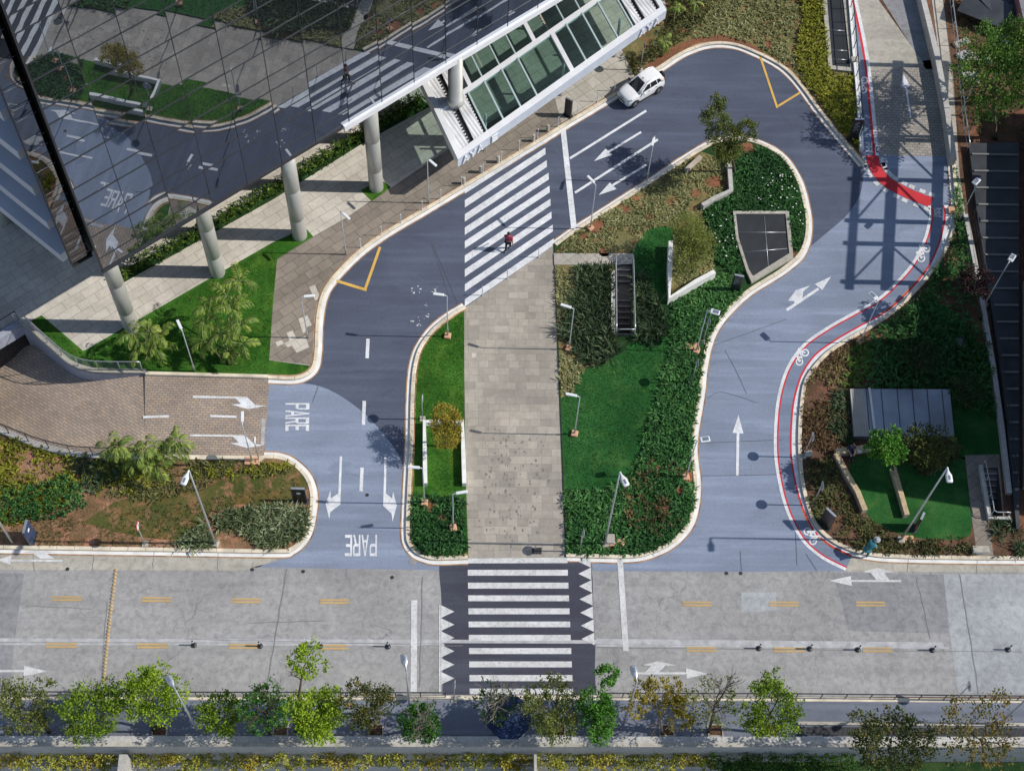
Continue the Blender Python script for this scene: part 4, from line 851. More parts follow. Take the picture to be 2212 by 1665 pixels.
# dark shed roof, right edge
sh = [(2088, 320), (2197, 318), (2196, 700), (2196, 1150), (2190, 1150), (2168, 900), (2140, 690), (2112, 520)]; F_ = W2(sh); rr = thing('shed_roof', 'long dark roof with crosswise ribs along the right edge of the picture', 'roof', sum(F_, Vector())/len(F_)); o = rr.location
g = MB(); g.prism(xy(F_[::-1]), ZI, .50); g.build('roof_deck', M['slate'], rr, o)
for k in range(22):
    y = 345+k*36; xl = np.interp(y, [320, 520, 690, 900, 1150], [2090, 2114, 2142, 2170, 2191]); a, b_ = U(xl+2, y), U(2194, y); g = MB(); g.box(((a.x+b_.x)/2, (a.y+b_.y)/2, .55), ((b_-a).length, .12, .10)); g.build('roof_rib', plain('worn rib', (.20, .20, .20), .7) if k == 0 else bpy.data.materials['worn rib'], rr, o)
# building beyond the right edge: solid below, open concrete frame above
wA, wB = U(2199, 1150), U(2199, 318); wd = (wB-wA).normalized(); wn = Vector((wd.y, -wd.x, 0)); LW = (wB-wA).length
rb = thing('unfinished_building', 'concrete building shell with an open frame rising beyond the right edge', 'building', wA+wd*LW/2+wn*6); o = rb.location
def RB(s, n_, z=0): p = wA+wd*s+wn*n_; return Vector((p.x, p.y, z))
Rw = Matrix.Rotation(math.atan2(wd.y, wd.x), 3, 'Z')
g = MB(); g.box(RB(7.9, 7.2, 4.9), (10.2, 14, 9.8), M=Rw); g.box(RB(15.2, 7.2, 3.2), (4.4, 14, 6.4), M=Rw); g.box(RB(24.5, 7.6, 1.7), (14, 13.2, 3.4), M=Rw); g.build('wall', M['tower_wall'], rb, o)
g = MB()
for s in (17.4, 20.4, 22.2, 25.6, 29.0, 32.2, 35.6): g.box(RB(s, .5, 6.9), (.32, .32, 7.0), M=Rw)
g.build('column', M['tower_wall'], rb, o)
g = MB()
for z in (5.2, 7.9, 10.0): g.box(RB(26.4, .5, z), (19.2, .34, .40 if z < 9 else .24), M=Rw)
g.build('beam', M['tower_wall'], rb, o)
g = MB()
for s0, s1_ in ((17.6, 20.2), (22.4, 25.4), (25.8, 28.8), (29.2, 32.0), (32.4, 35.4)):
    g.tube([RB(s0, .5, 5.4), RB(s1_, .5, 7.7)], .07, 6); g.tube([RB(s1_, .5, 8.1), RB(s0, .5, 9.8)], .06, 6)
g.build('brace', M['steel_dark'], rb, o)
# ================================================================= STREET LAMPS
def lampA(h=4.7, foot='terracotta', head='bar'):
    root = thing('street_lamp', '', 'street lamp')
    if foot: g = MB(); g.rbox((0, 0, .10), (.40, .40, .2), .03); g.box((0, 0, .205), (.24, .24, .02)); g.build('footing', M[foot], root)
    g = MB(); g.tube([(0, 0, .0), (0, 0, .9), (0, 0, .92), (0, 0, h)], [.055, .055, .036, .028], 8); g.build('pole', M['steel'], root)
    g = MB()
    if head == 'bar':
        g.tube([(0, 0, h-.05), (.22, 0, h+.02)], .03, 6); g.rbox((.50, 0, h+.03), (.66, .17, .07), .02); hd = g.build('lamp_head', M['lamp_white'], root)
        g = MB(); g.box((.52, 0, h-.008), (.5, .11, .012)); g.build('lens', M['led'], hd)
    elif head == 'panel':
        g.tube([(0, 0, h-.05), (.2, 0, h+.04)], .03, 6); g.rbox((.46, 0, h+.06), (.58, .34, .09), .05); hd = g.build('lamp_head', M['lamp_white'], root)
        g = MB(); g.box((.50, 0, h+.108), (.36, .22, .012)); g.build('panel', M['led'], hd)
    else:
        L = .86; sec = [(0, .05, .05), (.18, .05, .05), (.32, .12, .07), (.44, .18, .08), (.78, .18, .08), (L, .15, .05)]; vs = []
        for x, wd, t_ in sec:
            for a in range(10): th = a*math.pi/5; vs.append((x, wd*math.cos(th), h+.05+t_*math.sin(th)))
        g.add(vs, [(i*10+k, i*10+(k+1) % 10, (i+1)*10+(k+1) % 10, (i+1)*10+k) for i in range(5) for k in range(10)]+[tuple(range(50, 60))], 0, True); hd = g.build('lamp_head', M['lamp_white'], root, recalc=True)
        g = MB(); g.box((.62, .0, h+.128), (.26, .10, .02)); g.build('cooling_panel', M['led'], hd)
        g = MB(); g.tube([(0, 0, .25), (0, 0, 2.5), (0, 0, h+.05)], [.075, .065, .04], 10)
        for ch in list(root.children):
            if ch.name.startswith('pole'): bpy.data.objects.remove(ch)
        g.build('pole', M['steel'], root)
    return root
pA = lampA(); pA2 = lampA(4.7, None); pS = lampA(4.8, 'terracotta', 'panel'); pB = lampA(9.6, 'concrete_tan', 'spoon'); pB2 = lampA(7.4, None, 'spoon')
for ch in pB2.children:
    if ch.name.startswith('lamp_head'): ch.data.materials[0] = M['steel']
for r_ in (pA, pA2, pS, pB, pB2): r_['used'] = 0
LAMPS = [
 (pA, (967, 727), (930, 636), 'slim street lamp on the narrow lawn, its white head reaching over the dark road', 'A'),
 (pA, (1241, 938), (1210, 850), 'slim street lamp on a pale footing in the middle of the wide deep green lawn', 'A'),
 (pA, (1229, 754), (1205, 658), 'slim street lamp on red soil at the left edge of the tall grass clump', 'A'),
 (pA, (917, 1087), (880, 1010), 'slim street lamp whose white head hangs over the kerb below the white planter', 'A'),
 (pA, (979, 1141), (1010, 1063), 'slim street lamp on an orange footing among dark leaves beside the stone path', 'A'),
 (pA2, (665, 730), (678, 641), 'slim street lamp on the tan sidewalk among the pale replacement slabs', 'A'),
 (pA2, (747, 550), (752, 473), 'slim street lamp on the tan sidewalk near the yellow corner line', 'A'),
 (pA2, (926, 439), (942, 361), 'slim street lamp on the tan sidewalk just left of the canopy corner', 'A'),
 (pA, (1275, 494), (1266, 380), 'slim street lamp on the sage bed, its head over the thick white stop line', 'A'),
 (pA2, (1397, 391), (1404, 330), 'slim street lamp at the kerb above the long white lane arrows', 'A'),
 (pA2, (545, 997), (524, 888), 'slim street lamp beside the bricks at the ramp entrance, head over the turn arrow', 'A'),
 (pA2, (421, 802), (378, 682), 'slim grey lamp post on the lawn among the palm clumps', 'A'),
 (pA2, (2073, 250), (2078, 192), 'slim street lamp in the debris yard under the upper right tree', 'A'),
 (pS, (1481, 1032), (1530, 950), 'square headed street lamp leaning over the wide blue grey road beside the straight arrow', 'S'),
 (pS, (1504, 759), (1552, 679), 'street lamp with a square white head above the leafy slope at the inner bend', 'S'),
 (pS, (1857, 740), (1876, 634), 'square headed street lamp beyond the outer kerb of the cycle lane bend', 'S'),
 (pS, (2070, 480), (2078, 424), 'square headed street lamp above the narrow planting right of the red crossing', 'S'),
 (pS, (2126, 660), (2214, 515), 'street lamp with a square white head leaning across the dark shed roof', 'S'),
 (pB, (1306, 1177), (1350, 1045), 'tall street lamp with a white spoon head in the leafy bed beside the path', 'B'),
 (pB, (466, 1175), (402, 1035), 'tall white headed street lamp rising from the dry bed left of the junction', 'B'),
 (pB, (1945, 1167), (2048, 1032), 'tall street lamp with a white spoon head in the lower right garden', 'B'),
 (pB2, (429, 1582), (353, 1446), 'tall grey street lamp with a forked head rising past the bright tree at lower left', 'B'),
 (pB2, (887, 1543), (875, 1434), 'tall grey street lamp with a forked head left of the lower zebra crossing', 'B'),
 (pB2, (1346, 1566), (1369, 1450), 'tall grey street lamp with a forked head right of the lower zebra crossing', 'B'),
 (pB2, (29, 1174), (-10, 1100), 'tall street lamp beside the navy sign at the left edge of the picture', 'B'),
 (pB2, (2158, 1564), (2230, 1490), 'tall dark street lamp leaning out of the lower right corner', 'B')]
GRP = {'A': 'slim street lamps', 'S': 'square headed street lamps', 'B': 'tall street lamps'}
for pr, bpx, hpx, lab, kd in LAMPS:
    z0 = ZI if bpx[1] < 1480 else .11
    base = U(*bpx, z0); h = {'A': 4.7, 'S': 4.8}.get(kd, 9.6 if pr is pB else 7.4); v = U(*hpx, h)-base; rz_ = math.atan2(v.y, v.x)
    if not pr['used']: pr['used'] = 1; r_ = pr; r_.location = base; r_.rotation_euler = (0, 0, rz_); r_['label'] = lab; r_['group'] = GRP[kd]
    else: r_ = dup(pr, base, rz_, lab, GRP[kd])
for r_ in (pA, pA2, pS, pB, pB2): del r_['used']
for o in list(bpy.data.objects):
    if 'used' in o.keys(): del o['used']
# ================================================================= SIGNS
def round_sign(px, lab, face, h=2.3, rz_=0.0):
    b_ = U(*px, ZI); r_ = thing('traffic_sign', lab, 'traffic sign', b_, rz_, 'round traffic signs on posts'); g = MB(); g.tube([(0, 0, 0), (0, 0, h+.5)], .035, 8); g.build('post', M['steel'], r_)
    g = MB(); g.box((0, 0, .03), (.34, .34, .06)); g.build('footing', M['concrete_tan'], r_)
    R = Matrix.Rotation(rad(90), 3, 'Y')
    for nm, x, rr, m in (('sign_plate', .045, .30, 'sign_red' if px in ((314, 1175), (1383, 152)) else 'steel'), ('sign_face', .058, .23, face)):
        g = MB(); n = 20; a = [(x+.012, rr*math.cos(t*.314159), h+.28+rr*math.sin(t*.314159)) for t in range(n)]; c = [(x, p[1], p[2]) for p in a]
        g.add(a+c, [tuple(range(n)), tuple(range(2*n-1, n-1, -1))]+[(j, n+j, n+(j+1) % n, (j+1) % n) for j in range(n)]); g.build(nm, M[m], r_)
    return r_
for px, lab in [((1735, 986), 'round sign post beside the cycle lane, upper of the two along that kerb'), ((1755, 1090), 'round sign on a thin post beside the cycle lane, just above the black tilted totem'), ((913, 905), 'round sign post at the left edge of the lawn above the white planter'), ((314, 1175), 'small red and white round sign in the dry bed beside the street kerb'), ((1383, 152), 'pink and white round sign beside the white car, in front of the red soil'), ((1518, 740), 'round sign on a thin post next to the square headed lamp at the inner bend'), ((1493, 828), 'round sign with a pink face on the leafy slope below the inner bend'), ((981, 1510), 'round sign on a thin post at the lower left corner of the street crossing'), ((1252, 1190), 'thin post with an added disc in the leafy corner between stone path and crossing teeth'), ((560, 994), 'thin sign post close behind the lamp at the ramp entrance'), ((2062, 1513), 'post lamp with an arm, built as a round sign, beside the lower right railing')]:  # corner disc by the path is added; railing one stands for an arm lamp
    round_sign(px, lab, 'sign_white')
def totem(px, wpx, lab, w_, h, m='black', t_=.16, text=True, emblem=False):
    b_ = U(*px, ZI); v = U(*wpx, ZI)-b_; r_ = thing('totem_sign', lab, 'totem sign', b_, math.atan2(v.y, v.x)); g = MB(); g.rbox((w_/2, 0, h/2), (w_, t_, h), .015); g.build('panel', M[m], r_)
    g = MB(); g.box((w_/2, 0, .02), (w_+.14, t_+.2, .04)); g.build('plinth', M['steel_dark'], r_)
    g = MB(); g.box((w_/2, 0, h+.012), (w_-.03, t_-.03, .02)); g.build('cap', M['steel'], r_)
    if text:
        g = MB()
        for k, (x0, ln) in enumerate([(.12, .5), (.12, .34), (.12, .6), (.12, .42), (.12, .55), (.12, .3)]): g.box((w_*(x0+ln/2), -t_/2-.004, h*(.86-.075*k)), (w_*ln, .008, .022))
        g.build('lettering', M['sign_text'], r_)
    if emblem:
        g = MB(); n = 16; rr = .13; g.add([(w_/2+rr*math.cos(k*.3927), -t_/2-.006, h*.72+rr*math.sin(k*.3927)) for k in range(n)], [tuple(range(n))]); g.build('emblem', M['sign_white'], r_)
    return r_
totem((1219, 247), (1233, 254), 'black slab totem on the pale sidewalk beside the canopy front', .52, 1.75, text=False)
totem((1831, 303), (1849, 303), 'black totem with small grey lettering beside the upper cycle lane railing', .62, 2.2)
totem((1577, 626), (1597, 630), 'black totem with small grey lettering on the leafy slope by the inner bend', .62, 1.75)
totem((634, 1082), (661, 1083), 'black totem with a white round emblem in the dry bed left of the junction', .82, 1.75, text=False, emblem=True)
totem((67, 1179), (73, 1156), 'navy totem with a white mark standing at the left edge above the street kerb', .85, 1.8, 'navy', text=False, emblem=True)
totem((1771, 1124), (1789, 1141), 'black totem turned at an angle on brownish planting beside the cycle lane', .75, 1.8, text=False)
totem((1972, 1149), (1979, 1134), 'black slab totem beside the bench on the lower right lawn', .55, 1.75, text=False)
# ================================================================= POSTS, BOLLARDS, STUDS
pr = thing('flexible_post', '', 'bollard'); g = MB(); g.lathe([(.16, 0), (.16, .03), (.10, .06), (.06, .08)], 14); g.build('base', M['steel_dark'], pr); g = MB(); g.lathe([(.045, .06), (.045, .66), (.03, .72)], 10); g.build('post', M['black'], pr)
g = MB(); g.lathe([(.049, .48), (.049, .60)], 10); g.build('reflector_band', M['lamp_white'], pr)
sp = [(419, 1393), (562, 1395), (692, 1395.5), (838, 1396), (1639, 1400), (1749, 1401), (1853, 1403), (2014, 1404), (2177, 1403)]
lb = ['leftmost black bollard on the left half of the street centre line', 'black bollard on the left yellow dash end, second from the left', 'black bollard on the street centre line half hidden by the yellow tree top', 'black bollard on the centre line nearest the left stop line', 'black bollard on the centre line first right of the zebra crossing', 'black bollard on the centre line at the tail of a yellow dash, right half', 'black bollard on the centre line just left of the last yellow dash', 'black bollard on the centre line before the pale street slab', 'black bollard standing on the pale street slab at far right']
for k, (p, l_) in enumerate(zip(sp, lb)):
    r_ = pr if k == 0 else dup(pr, (0, 0, 0)); r_.location = U(*p, .012); r_['label'] = l_; r_['group'] = 'black bollards along the street centre line'
pr = thing('slim_post', '', 'post'); g = MB(); g.lathe([(.07, 0), (.07, .03), (.025, .04), (.022, .96)], 8); g.build('rod', M['steel'], pr); g = MB(); g.ball((0, 0, .985), .045, 8); g.build('knob', M['lamp_white'], pr)
tp_ = [(779, 535), (824, 509), (866, 483), (912, 455), (952, 430), (997, 402), (1043, 375), (1083, 348), (1121, 325), (1161, 299), (1205, 274), (1247, 249), (1290, 220), (1327, 197), (1042, 638), (1096, 602), (1163, 556)]
def above(p): return ZI if p[1] < 530 or p[0] < 900 else .03
for k, p in enumerate(tp_):
    r_ = pr if k == 0 else dup(pr, (0, 0, 0)); r_.location = U(*p, above(p)); r_['group'] = 'slim steel posts along the upper road kerb' if k < 14 else 'slim steel posts where the stone path meets the crossing'
    r_['label'] = 'slim steel post in the spaced row on the sidewalk kerb of the dark road' if k < 14 else 'slim steel post on the stone path edge at the lowest zebra stripe'
pr = thing('short_bollard', 'short pale concrete bollard in the row at the kerb below the canopy', 'bollard', group='short pale bollards below the canopy'); g = MB(); g.lathe([(.11, 0), (.11, .62), (.08, .66)], 14); g.build('body', M['concrete_tan'], pr); g = MB(); g.lathe([(.115, .48), (.115, .54)], 14); g.build('band', M['steel'], pr)
for k, p in enumerate([(1002, 397), (1037.5, 372), (1076, 351), (1152, 305), (1183, 284)]):
    r_ = pr if k == 0 else dup(pr, (0, 0, 0)); r_.location = U(*p, ZI)
pr = MB(); pr.ball((0, 0, 0), .085, 10, sz=(1.25, 1, .55)); s0 = tag(pr.build('road_stud', M['yellow_worn']), 'yellow dome stud in the dotted line across the left half of the street', 'road stud', 'yellow road studs across the street')
for k in range(32):
    r_ = s0 if k == 0 else s0.copy()
    if k: C.objects.link(r_)
    t = k/31; r_.location = U(250-26*t-1.5*math.sin(t*3), 1231+238*t, .018)
# ================================================================= BENCHES AND LOW WALLS
def lowwall(name, cat, lab, px, w_, h, m, cap=None, z=ZI):
    ln = W2(px); r_ = thing(name, lab, cat, ln[len(ln)//2]); o = r_.location
    g = MB(); g.wall(ln, w_, 0, z+h); g.build('wall_face', M[m], r_, o)
    if cap: g = MB(); g.curb(ln, -w_/2-.02, w_/2+.02, z+h, z+h+.06); g.build('seat', M[cap], r_, o)
    return r_
lowwall('planter_wall', 'wall', 'white angled planter wall around the olive bush on the central lawn', [(1446, 536), (1444, 596), (1443, 657), (1500, 622), (1540, 601)], .28, .7, 'wall_white')
lowwall('planter_wall', 'wall', 'white three sided planter wall around the golden tree beside the stone path', [(919, 1052), (918, 985), (917, 919), (999, 919), (1001, 985), (1003, 1052)], .24, .45, 'wall_white')
lowwall('seat_wall', 'bench', 'pale bent seat wall between dry sage and white flowering plants', [(1572, 352), (1577, 421), (1545, 436), (1515, 453)], .28, .45, 'concrete_wall')
lowwall('seat_wall', 'bench', 'short timber coloured plank seat beside the tree at the top of the central bed', [(1480, 375), (1512, 346)], .26, .3, 'bench_stone', 'bench_stone')
lowwall('seat_wall', 'bench', 'long cream seat wall between brownish planting and the small right lawn', [(1802, 988), (1828, 1036), (1848, 1070), (1864, 1110)], .30, .42, 'bench_stone', 'timber')
lowwall('seat_wall', 'bench', 'cream seat wall running down the small right lawn from the bright round tree', [(1925, 1017), (1940, 1070), (1954, 1120)], .28, .42, 'bench_stone', 'timber')
lowwall('seat_wall', 'bench', 'cream seat wall beside the bright round tree where a person sits', [(1802, 984), (1840, 979), (1880, 972)], .32, .42, 'bench_stone', 'timber')
b_ = thing('access_cover', 'small grey square access cover in the shaded right garden', 'cover', U(2065, 738, ZI)); g = MB(); g.rbox((0, 0, .05), (.8, .75, .1), .02); g.build('lid', M['concrete_dark'], b_); g = MB(); g.box((0, 0, .02), (.95, .9, .04)); g.build('rim', M['concrete'], b_)
for px, lab, sz in [((1318, 1168), 'small white utility box beside the tall lamp in the leafy bed', (.42, .5, .35)), ((2116, 1190), 'small white box on the red soil at the lower right', (.9, .35, .3)), ((1745, 982), 'white footing block beside the cycle lane kerb', (.4, .3, .2)), ((1845, 137), 'white service box beside the long grille', (.5, .4, .4))]:
    b_ = thing('utility_box', lab, 'utility box', U(*px, ZI)); g = MB(); g.rbox((0, 0, sz[2]/2), sz, .03); g.build('case', M['lamp_white'], b_); g = MB(); g.rbox((0, 0, sz[2]+.015), (sz[0]+.05, sz[1]+.05, .03), .01); g.build('lid', M['concrete_tan'], b_)
for px, lab in [((545, 996), 'pink stone slab under the lamp at the ramp entrance'), ((1495, 748), 'pale footing slab under the inner bend lamp'), ((2062, 455), 'orange footing slab in the planting beside the red crossing'), ((1332, 1172), 'pink paving slab beside the tall lamp in the leafy bed'), ((1956, 1166), 'orange slab behind the tall lamp in the lower right garden')]:
    b_ = tag((lambda g: g.build('footing_slab', M['terracotta'], None))(MB().rbox((0, 0, .06), (.9, .5, .12), .03)), lab, 'slab'); b_.location = U(*px, ZI)
# ================================================================= CAR
F_ = U(1369.6, 231.7); B_ = U(1420, 202); fw = (F_-B_); wb = fw.length; fw.normalize(); sc_ = wb/2.52; lf = Vector((-fw.y, fw.x, 0))
mid = (F_+B_)/2-lf*.80*sc_; car = thing('parked_car', 'white compact off-roader with a tail mounted spare wheel, stopped at the sidewalk kerb', 'car', (mid.x, mid.y, .01), math.atan2(fw.y, fw.x)); car.scale = (sc_, sc_, .97)
t = NT('white car paint'); t.done((.80, .80, .80), .22, 0, .5); t.b.inputs['Coat Weight'].default_value = .5; M['carpaint'] = t.mat
t = NT('car glass'); t.done((.015, .018, .02), .06, 0, .6); M['carglass'] = t.mat
M['tyre'] = plain('tyre rubber', (.02, .02, .021), .85); M['rim'] = plain('alloy rim', (.55, .56, .58), .3, .8); M['trim'] = plain('black trim', (.025, .025, .027), .6)
def loft(g, secs, m=0, smooth_=True):
    n = len(secs[0]); vs = sum(secs, [])
    fs = [(i*n+k, i*n+(k+1) % n, (i+1)*n+(k+1) % n, (i+1)*n+k) for i in range(len(secs)-1) for k in range(n)]+[tuple(range(n-1, -1, -1)), tuple((len(secs)-1)*n+k for k in range(n))]
    return g.add(vs, fs, m, smooth_)
def bsec(x, hw, zb, zt, crown=.03):
    h = [(hw*.55, zb), (hw*.92, zb+.02), (hw, zb+.16), (hw*1.005, (zb+zt)/2), (hw*.985, zt-.14), (hw*.93, zt-.03), (hw*.6, zt+crown*.6), (0, zt+crown)]
    return [(x, y, z) for y, z in h]+[(x, -y, z) for y, z in h[-2::-1]]
g = MB(); loft(g, [bsec(*q) for q in [(2.02, .50, .42, .74), (1.96, .68, .33, .86), (1.80, .80, .27, .95), (1.45, .865, .26, 1.02), (.95, .885, .26, 1.09), (.3, .885, .25, 1.10), (-.6, .885, .25, 1.12), (-1.4, .88, .26, 1.14), (-1.8, .85, .30, 1.13), (-1.97, .78, .36, 1.06), (-2.02, .66, .42, .98)]]); g.build('body', M['carpaint'], car, recalc=True)
def gsec(z, xf, xr, hw, r):
    o = []
    for cx, cy, a0 in ((xf-r, hw-r, 0), (xr+r, hw-r, 90), (xr+r, -hw+r, 180), (xf-r, -hw+r, 270)):
        for k in range(5): a = rad(a0+k*22.5); o.append((cx+r*math.cos(a), cy+r*math.sin(a), z))
    return o
g = MB(); loft(g, [gsec(1.06, .98, -1.86, .83, .16), gsec(1.30, .56, -1.78, .755, .18), gsec(1.52, .16, -1.66, .67, .20), gsec(1.60, -.02, -1.58, .62, .22), gsec(1.635, -.22, -1.42, .50, .24)]); g.build('cabin', M['carpaint'], car, recalc=True)
def ws(z): # half width and front/rear x of the cabin at height z
    Z = [1.06, 1.30, 1.52, 1.60]; return np.interp(z, Z, [.98, .56, .16, -.02]), np.interp(z, Z, [-1.86, -1.78, -1.66, -1.58]), np.interp(z, Z, [.83, .755, .67, .62])
def pane(nm, pts): g = MB(); g.add(pts, [tuple(range(len(pts)))]); g.build(nm, M['carglass'], car)
g = MB(); vs = []
for z in (1.10, 1.22, 1.30, 1.42, 1.52, 1.57):
    xf, xr_, hw = ws(z)
    for k in range(7): u_ = -1+k/3; rr_ = float(np.interp(z, [1.06, 1.30, 1.52, 1.60], [.16, .18, .20, .22])); yy = u_*(hw-.035); ex_ = max(0, abs(yy)-(hw-rr_)); vs.append((xf+.016-(rr_-math.sqrt(max(0, rr_**2-ex_**2))), yy+math.copysign(.008, yy), z))
g.add(vs, [(i*7+k, i*7+k+1, (i+1)*7+k+1, (i+1)*7+k) for i in range(5) for k in range(6)], 0, True); g.build('windscreen', M['carglass'], car)
for s in (1, -1):
    def sp_(x, z): return (x, s*(ws(z)[2]+.010), z)
    for nm, q in (('side_window', [(.52, 1.13), (.50, 1.17), (-.02, 1.50), (-.30, 1.52), (-.32, 1.13)]), ('side_window', [(-.38, 1.13), (-.36, 1.52), (-.95, 1.51), (-1.05, 1.14)]), ('quarter_window', [(-1.12, 1.15), (-1.02, 1.50), (-1.30, 1.47), (-1.52, 1.22)])): pane(nm, [sp_(*p) for p in q])
    g = MB(); g.rbox((.50, s*1.0, 1.12), (.16, .20, .14), .04); g.build('wing_mirror', M['trim'] if s < 0 else M['carpaint'], car)
    g = MB(); g.tube([(-.10, s*.56, 1.645), (-.3, s*.56, 1.68), (-1.2, s*.55, 1.69), (-1.4, s*.55, 1.64)], .02, 6); g.build('roof_rail', M['steel'], car)
    g = MB(); g.add([(1.99, s*.42, .80), (1.90, s*.74, .84), (1.62, s*.865, .93), (1.66, s*.80, .975), (1.90, s*.62, .91)], [(0, 1, 2, 3, 4)]); g.build('headlight', M['led'], car)
    g = MB(); g.ball((1.93, s*.60, .50), .09, 8, sz=(.5, 1.2, .7)); g.build('fog_light', M['trim'], car)
    g = MB(); g.rbox((-1.93, s*.74, .98), (.16, .16, .30), .04); g.build('tail_light', plain('tail lamp', (.35, .02, .02), .3) if s > 0 else bpy.data.materials['tail lamp'], car)
    g = MB(); g.box((.0, s*.893, .34), (2.3, .03, .14)); g.build('sill_trim', M['trim'], car)
    for x in (-.12, -.92): g = MB(); g.rbox((x, s*.895, .97), (.2, .03, .035), .01); g.build('door_handle', M['trim'], car)
    for x in (1.26, -1.26):
        g = MB(); R = []
        for k in range(13): a = math.pi*k/12; R.append((x+.405*math.cos(a), s*.888, .33+.40*math.sin(a)))
        g.tube(R, .045, 6); g.build('wheel_arch', M['trim'], car)
        wr = MB(); n = 22; prof = [(.19, -.10), (.30, -.11), (.335, -.07), (.335, .07), (.30, .11), (.19, .10)]
        vs = [(x+r*math.cos(2*math.pi*k/n), s*.80+y, .335+r*math.sin(2*math.pi*k/n)) for r, y in prof for k in range(n)]
        wr.add(vs, [(i*n+k, i*n+(k+1) % n, (i+1)*n+(k+1) % n, (i+1)*n+k) for i in range(5) for k in range(n)], 0, True); tyre = wr.build('wheel', M['tyre'], car, recalc=True)
        g = MB()
        for k in range(5):
            a = 2*math.pi*k/5; g.box((x+.11*math.cos(a), s*.90, .335+.11*math.sin(a)), (.2, .02, .06), M=Matrix.Rotation(-a, 3, 'Y'))
        g.build('rim', M['rim'], tyre)
        g = MB(); vs = [(x+.2*math.cos(2*math.pi*k/n), s*.87, .335+.2*math.sin(2*math.pi*k/n)) for k in range(n)]; g.add(vs, [tuple(range(n))]); g.build('hub_disc', M['trim'], tyre)
g = MB(); g.add([(2.035, -.36, .52), (2.035, .36, .52), (2.025, .46, .66), (2.025, -.46, .66)], [(0, 1, 2, 3)]); g.add([(2.0, -.42, .78), (2.03, .0, .76), (2.0, .42, .78), (1.97, .44, .84), (2.0, 0, .83), (1.97, -.44, .84)], [(0, 1, 4, 5), (1, 2, 3, 4)]); g.build('grille', M['trim'], car)
g = MB(); g.box((2.045, 0, .45), (.02, .42, .11)); g.build('number_plate', M['lamp_white'], car)
pane('rear_window', [(ws(1.16)[1]-.02, -.62, 1.16), (ws(1.48)[1]-.02, -.52, 1.48), (ws(1.48)[1]-.02, .52, 1.48), (ws(1.16)[1]-.02, .62, 1.16)])
g = MB(); n = 22; prof = [(.0, -.13), (.24, -.13), (.33, -.09), (.34, .05), (.3, .1)]
g.add([(-2.16+y, .10+r*math.cos(2*math.pi*k/n), .86+r*math.sin(2*math.pi*k/n)) for r, y in prof for k in range(n)], [(i*n+k, i*n+(k+1) % n, (i+1)*n+(k+1) % n, (i+1)*n+k) for i in range(4) for k in range(n)], 0, True); g.build('spare_wheel', M['tyre'], car, recalc=True)
g = MB(); g.add([(.02, -.09, 1.63), (-.18, 0, 1.70), (-.22, 0, 1.652), (.02, .09, 1.63)], [(0, 1, 2), (0, 2, 1), (1, 3, 2)]); g.build('roof_aerial', M['trim'], car)
# ================================================================= PEOPLE
M['skin'] = plain('skin', (.42, .25, .17), .6, 0, .3, .08); M['hair'] = plain('dark hair', (.03, .022, .018), .7); M['shirt_red'] = plain('patterned red shirt', (.36, .06, .10), .8, 0, .2, .5, 14); M['trouser'] = plain('dark trousers', (.025, .025, .035), .85); M['shoe'] = plain('pale shoes', (.55, .55, .56), .7)
M['teal'] = plain('teal work clothes', (.05, .21, .25), .85, 0, .2, .3, 6); M['navy_cloth'] = plain('navy clothes', (.025, .035, .075), .85, 0, .2, .3, 6); M['cap'] = plain('grey cap', (.30, .32, .33), .8)
def skinmesh(nm, verts, edges, radii, m, par, sub=1):
    me = bpy.data.meshes.new(nm); me.from_pydata(verts, edges, []); me.materials.append(m); ob = bpy.data.objects.new(nm, me); C.objects.link(ob); ob.parent = par
    ob.modifiers.new('skin', 'SKIN').use_smooth_shade = True
    d = me.skin_vertices[0].data
    for i, r in enumerate(radii): d[i].radius = r if hasattr(r, '__len__') else (r, r); d[i].use_root = (i == 0)
    s_ = ob.modifiers.new('sub', 'SUBSURF'); s_.levels = s_.render_levels = sub; return ob
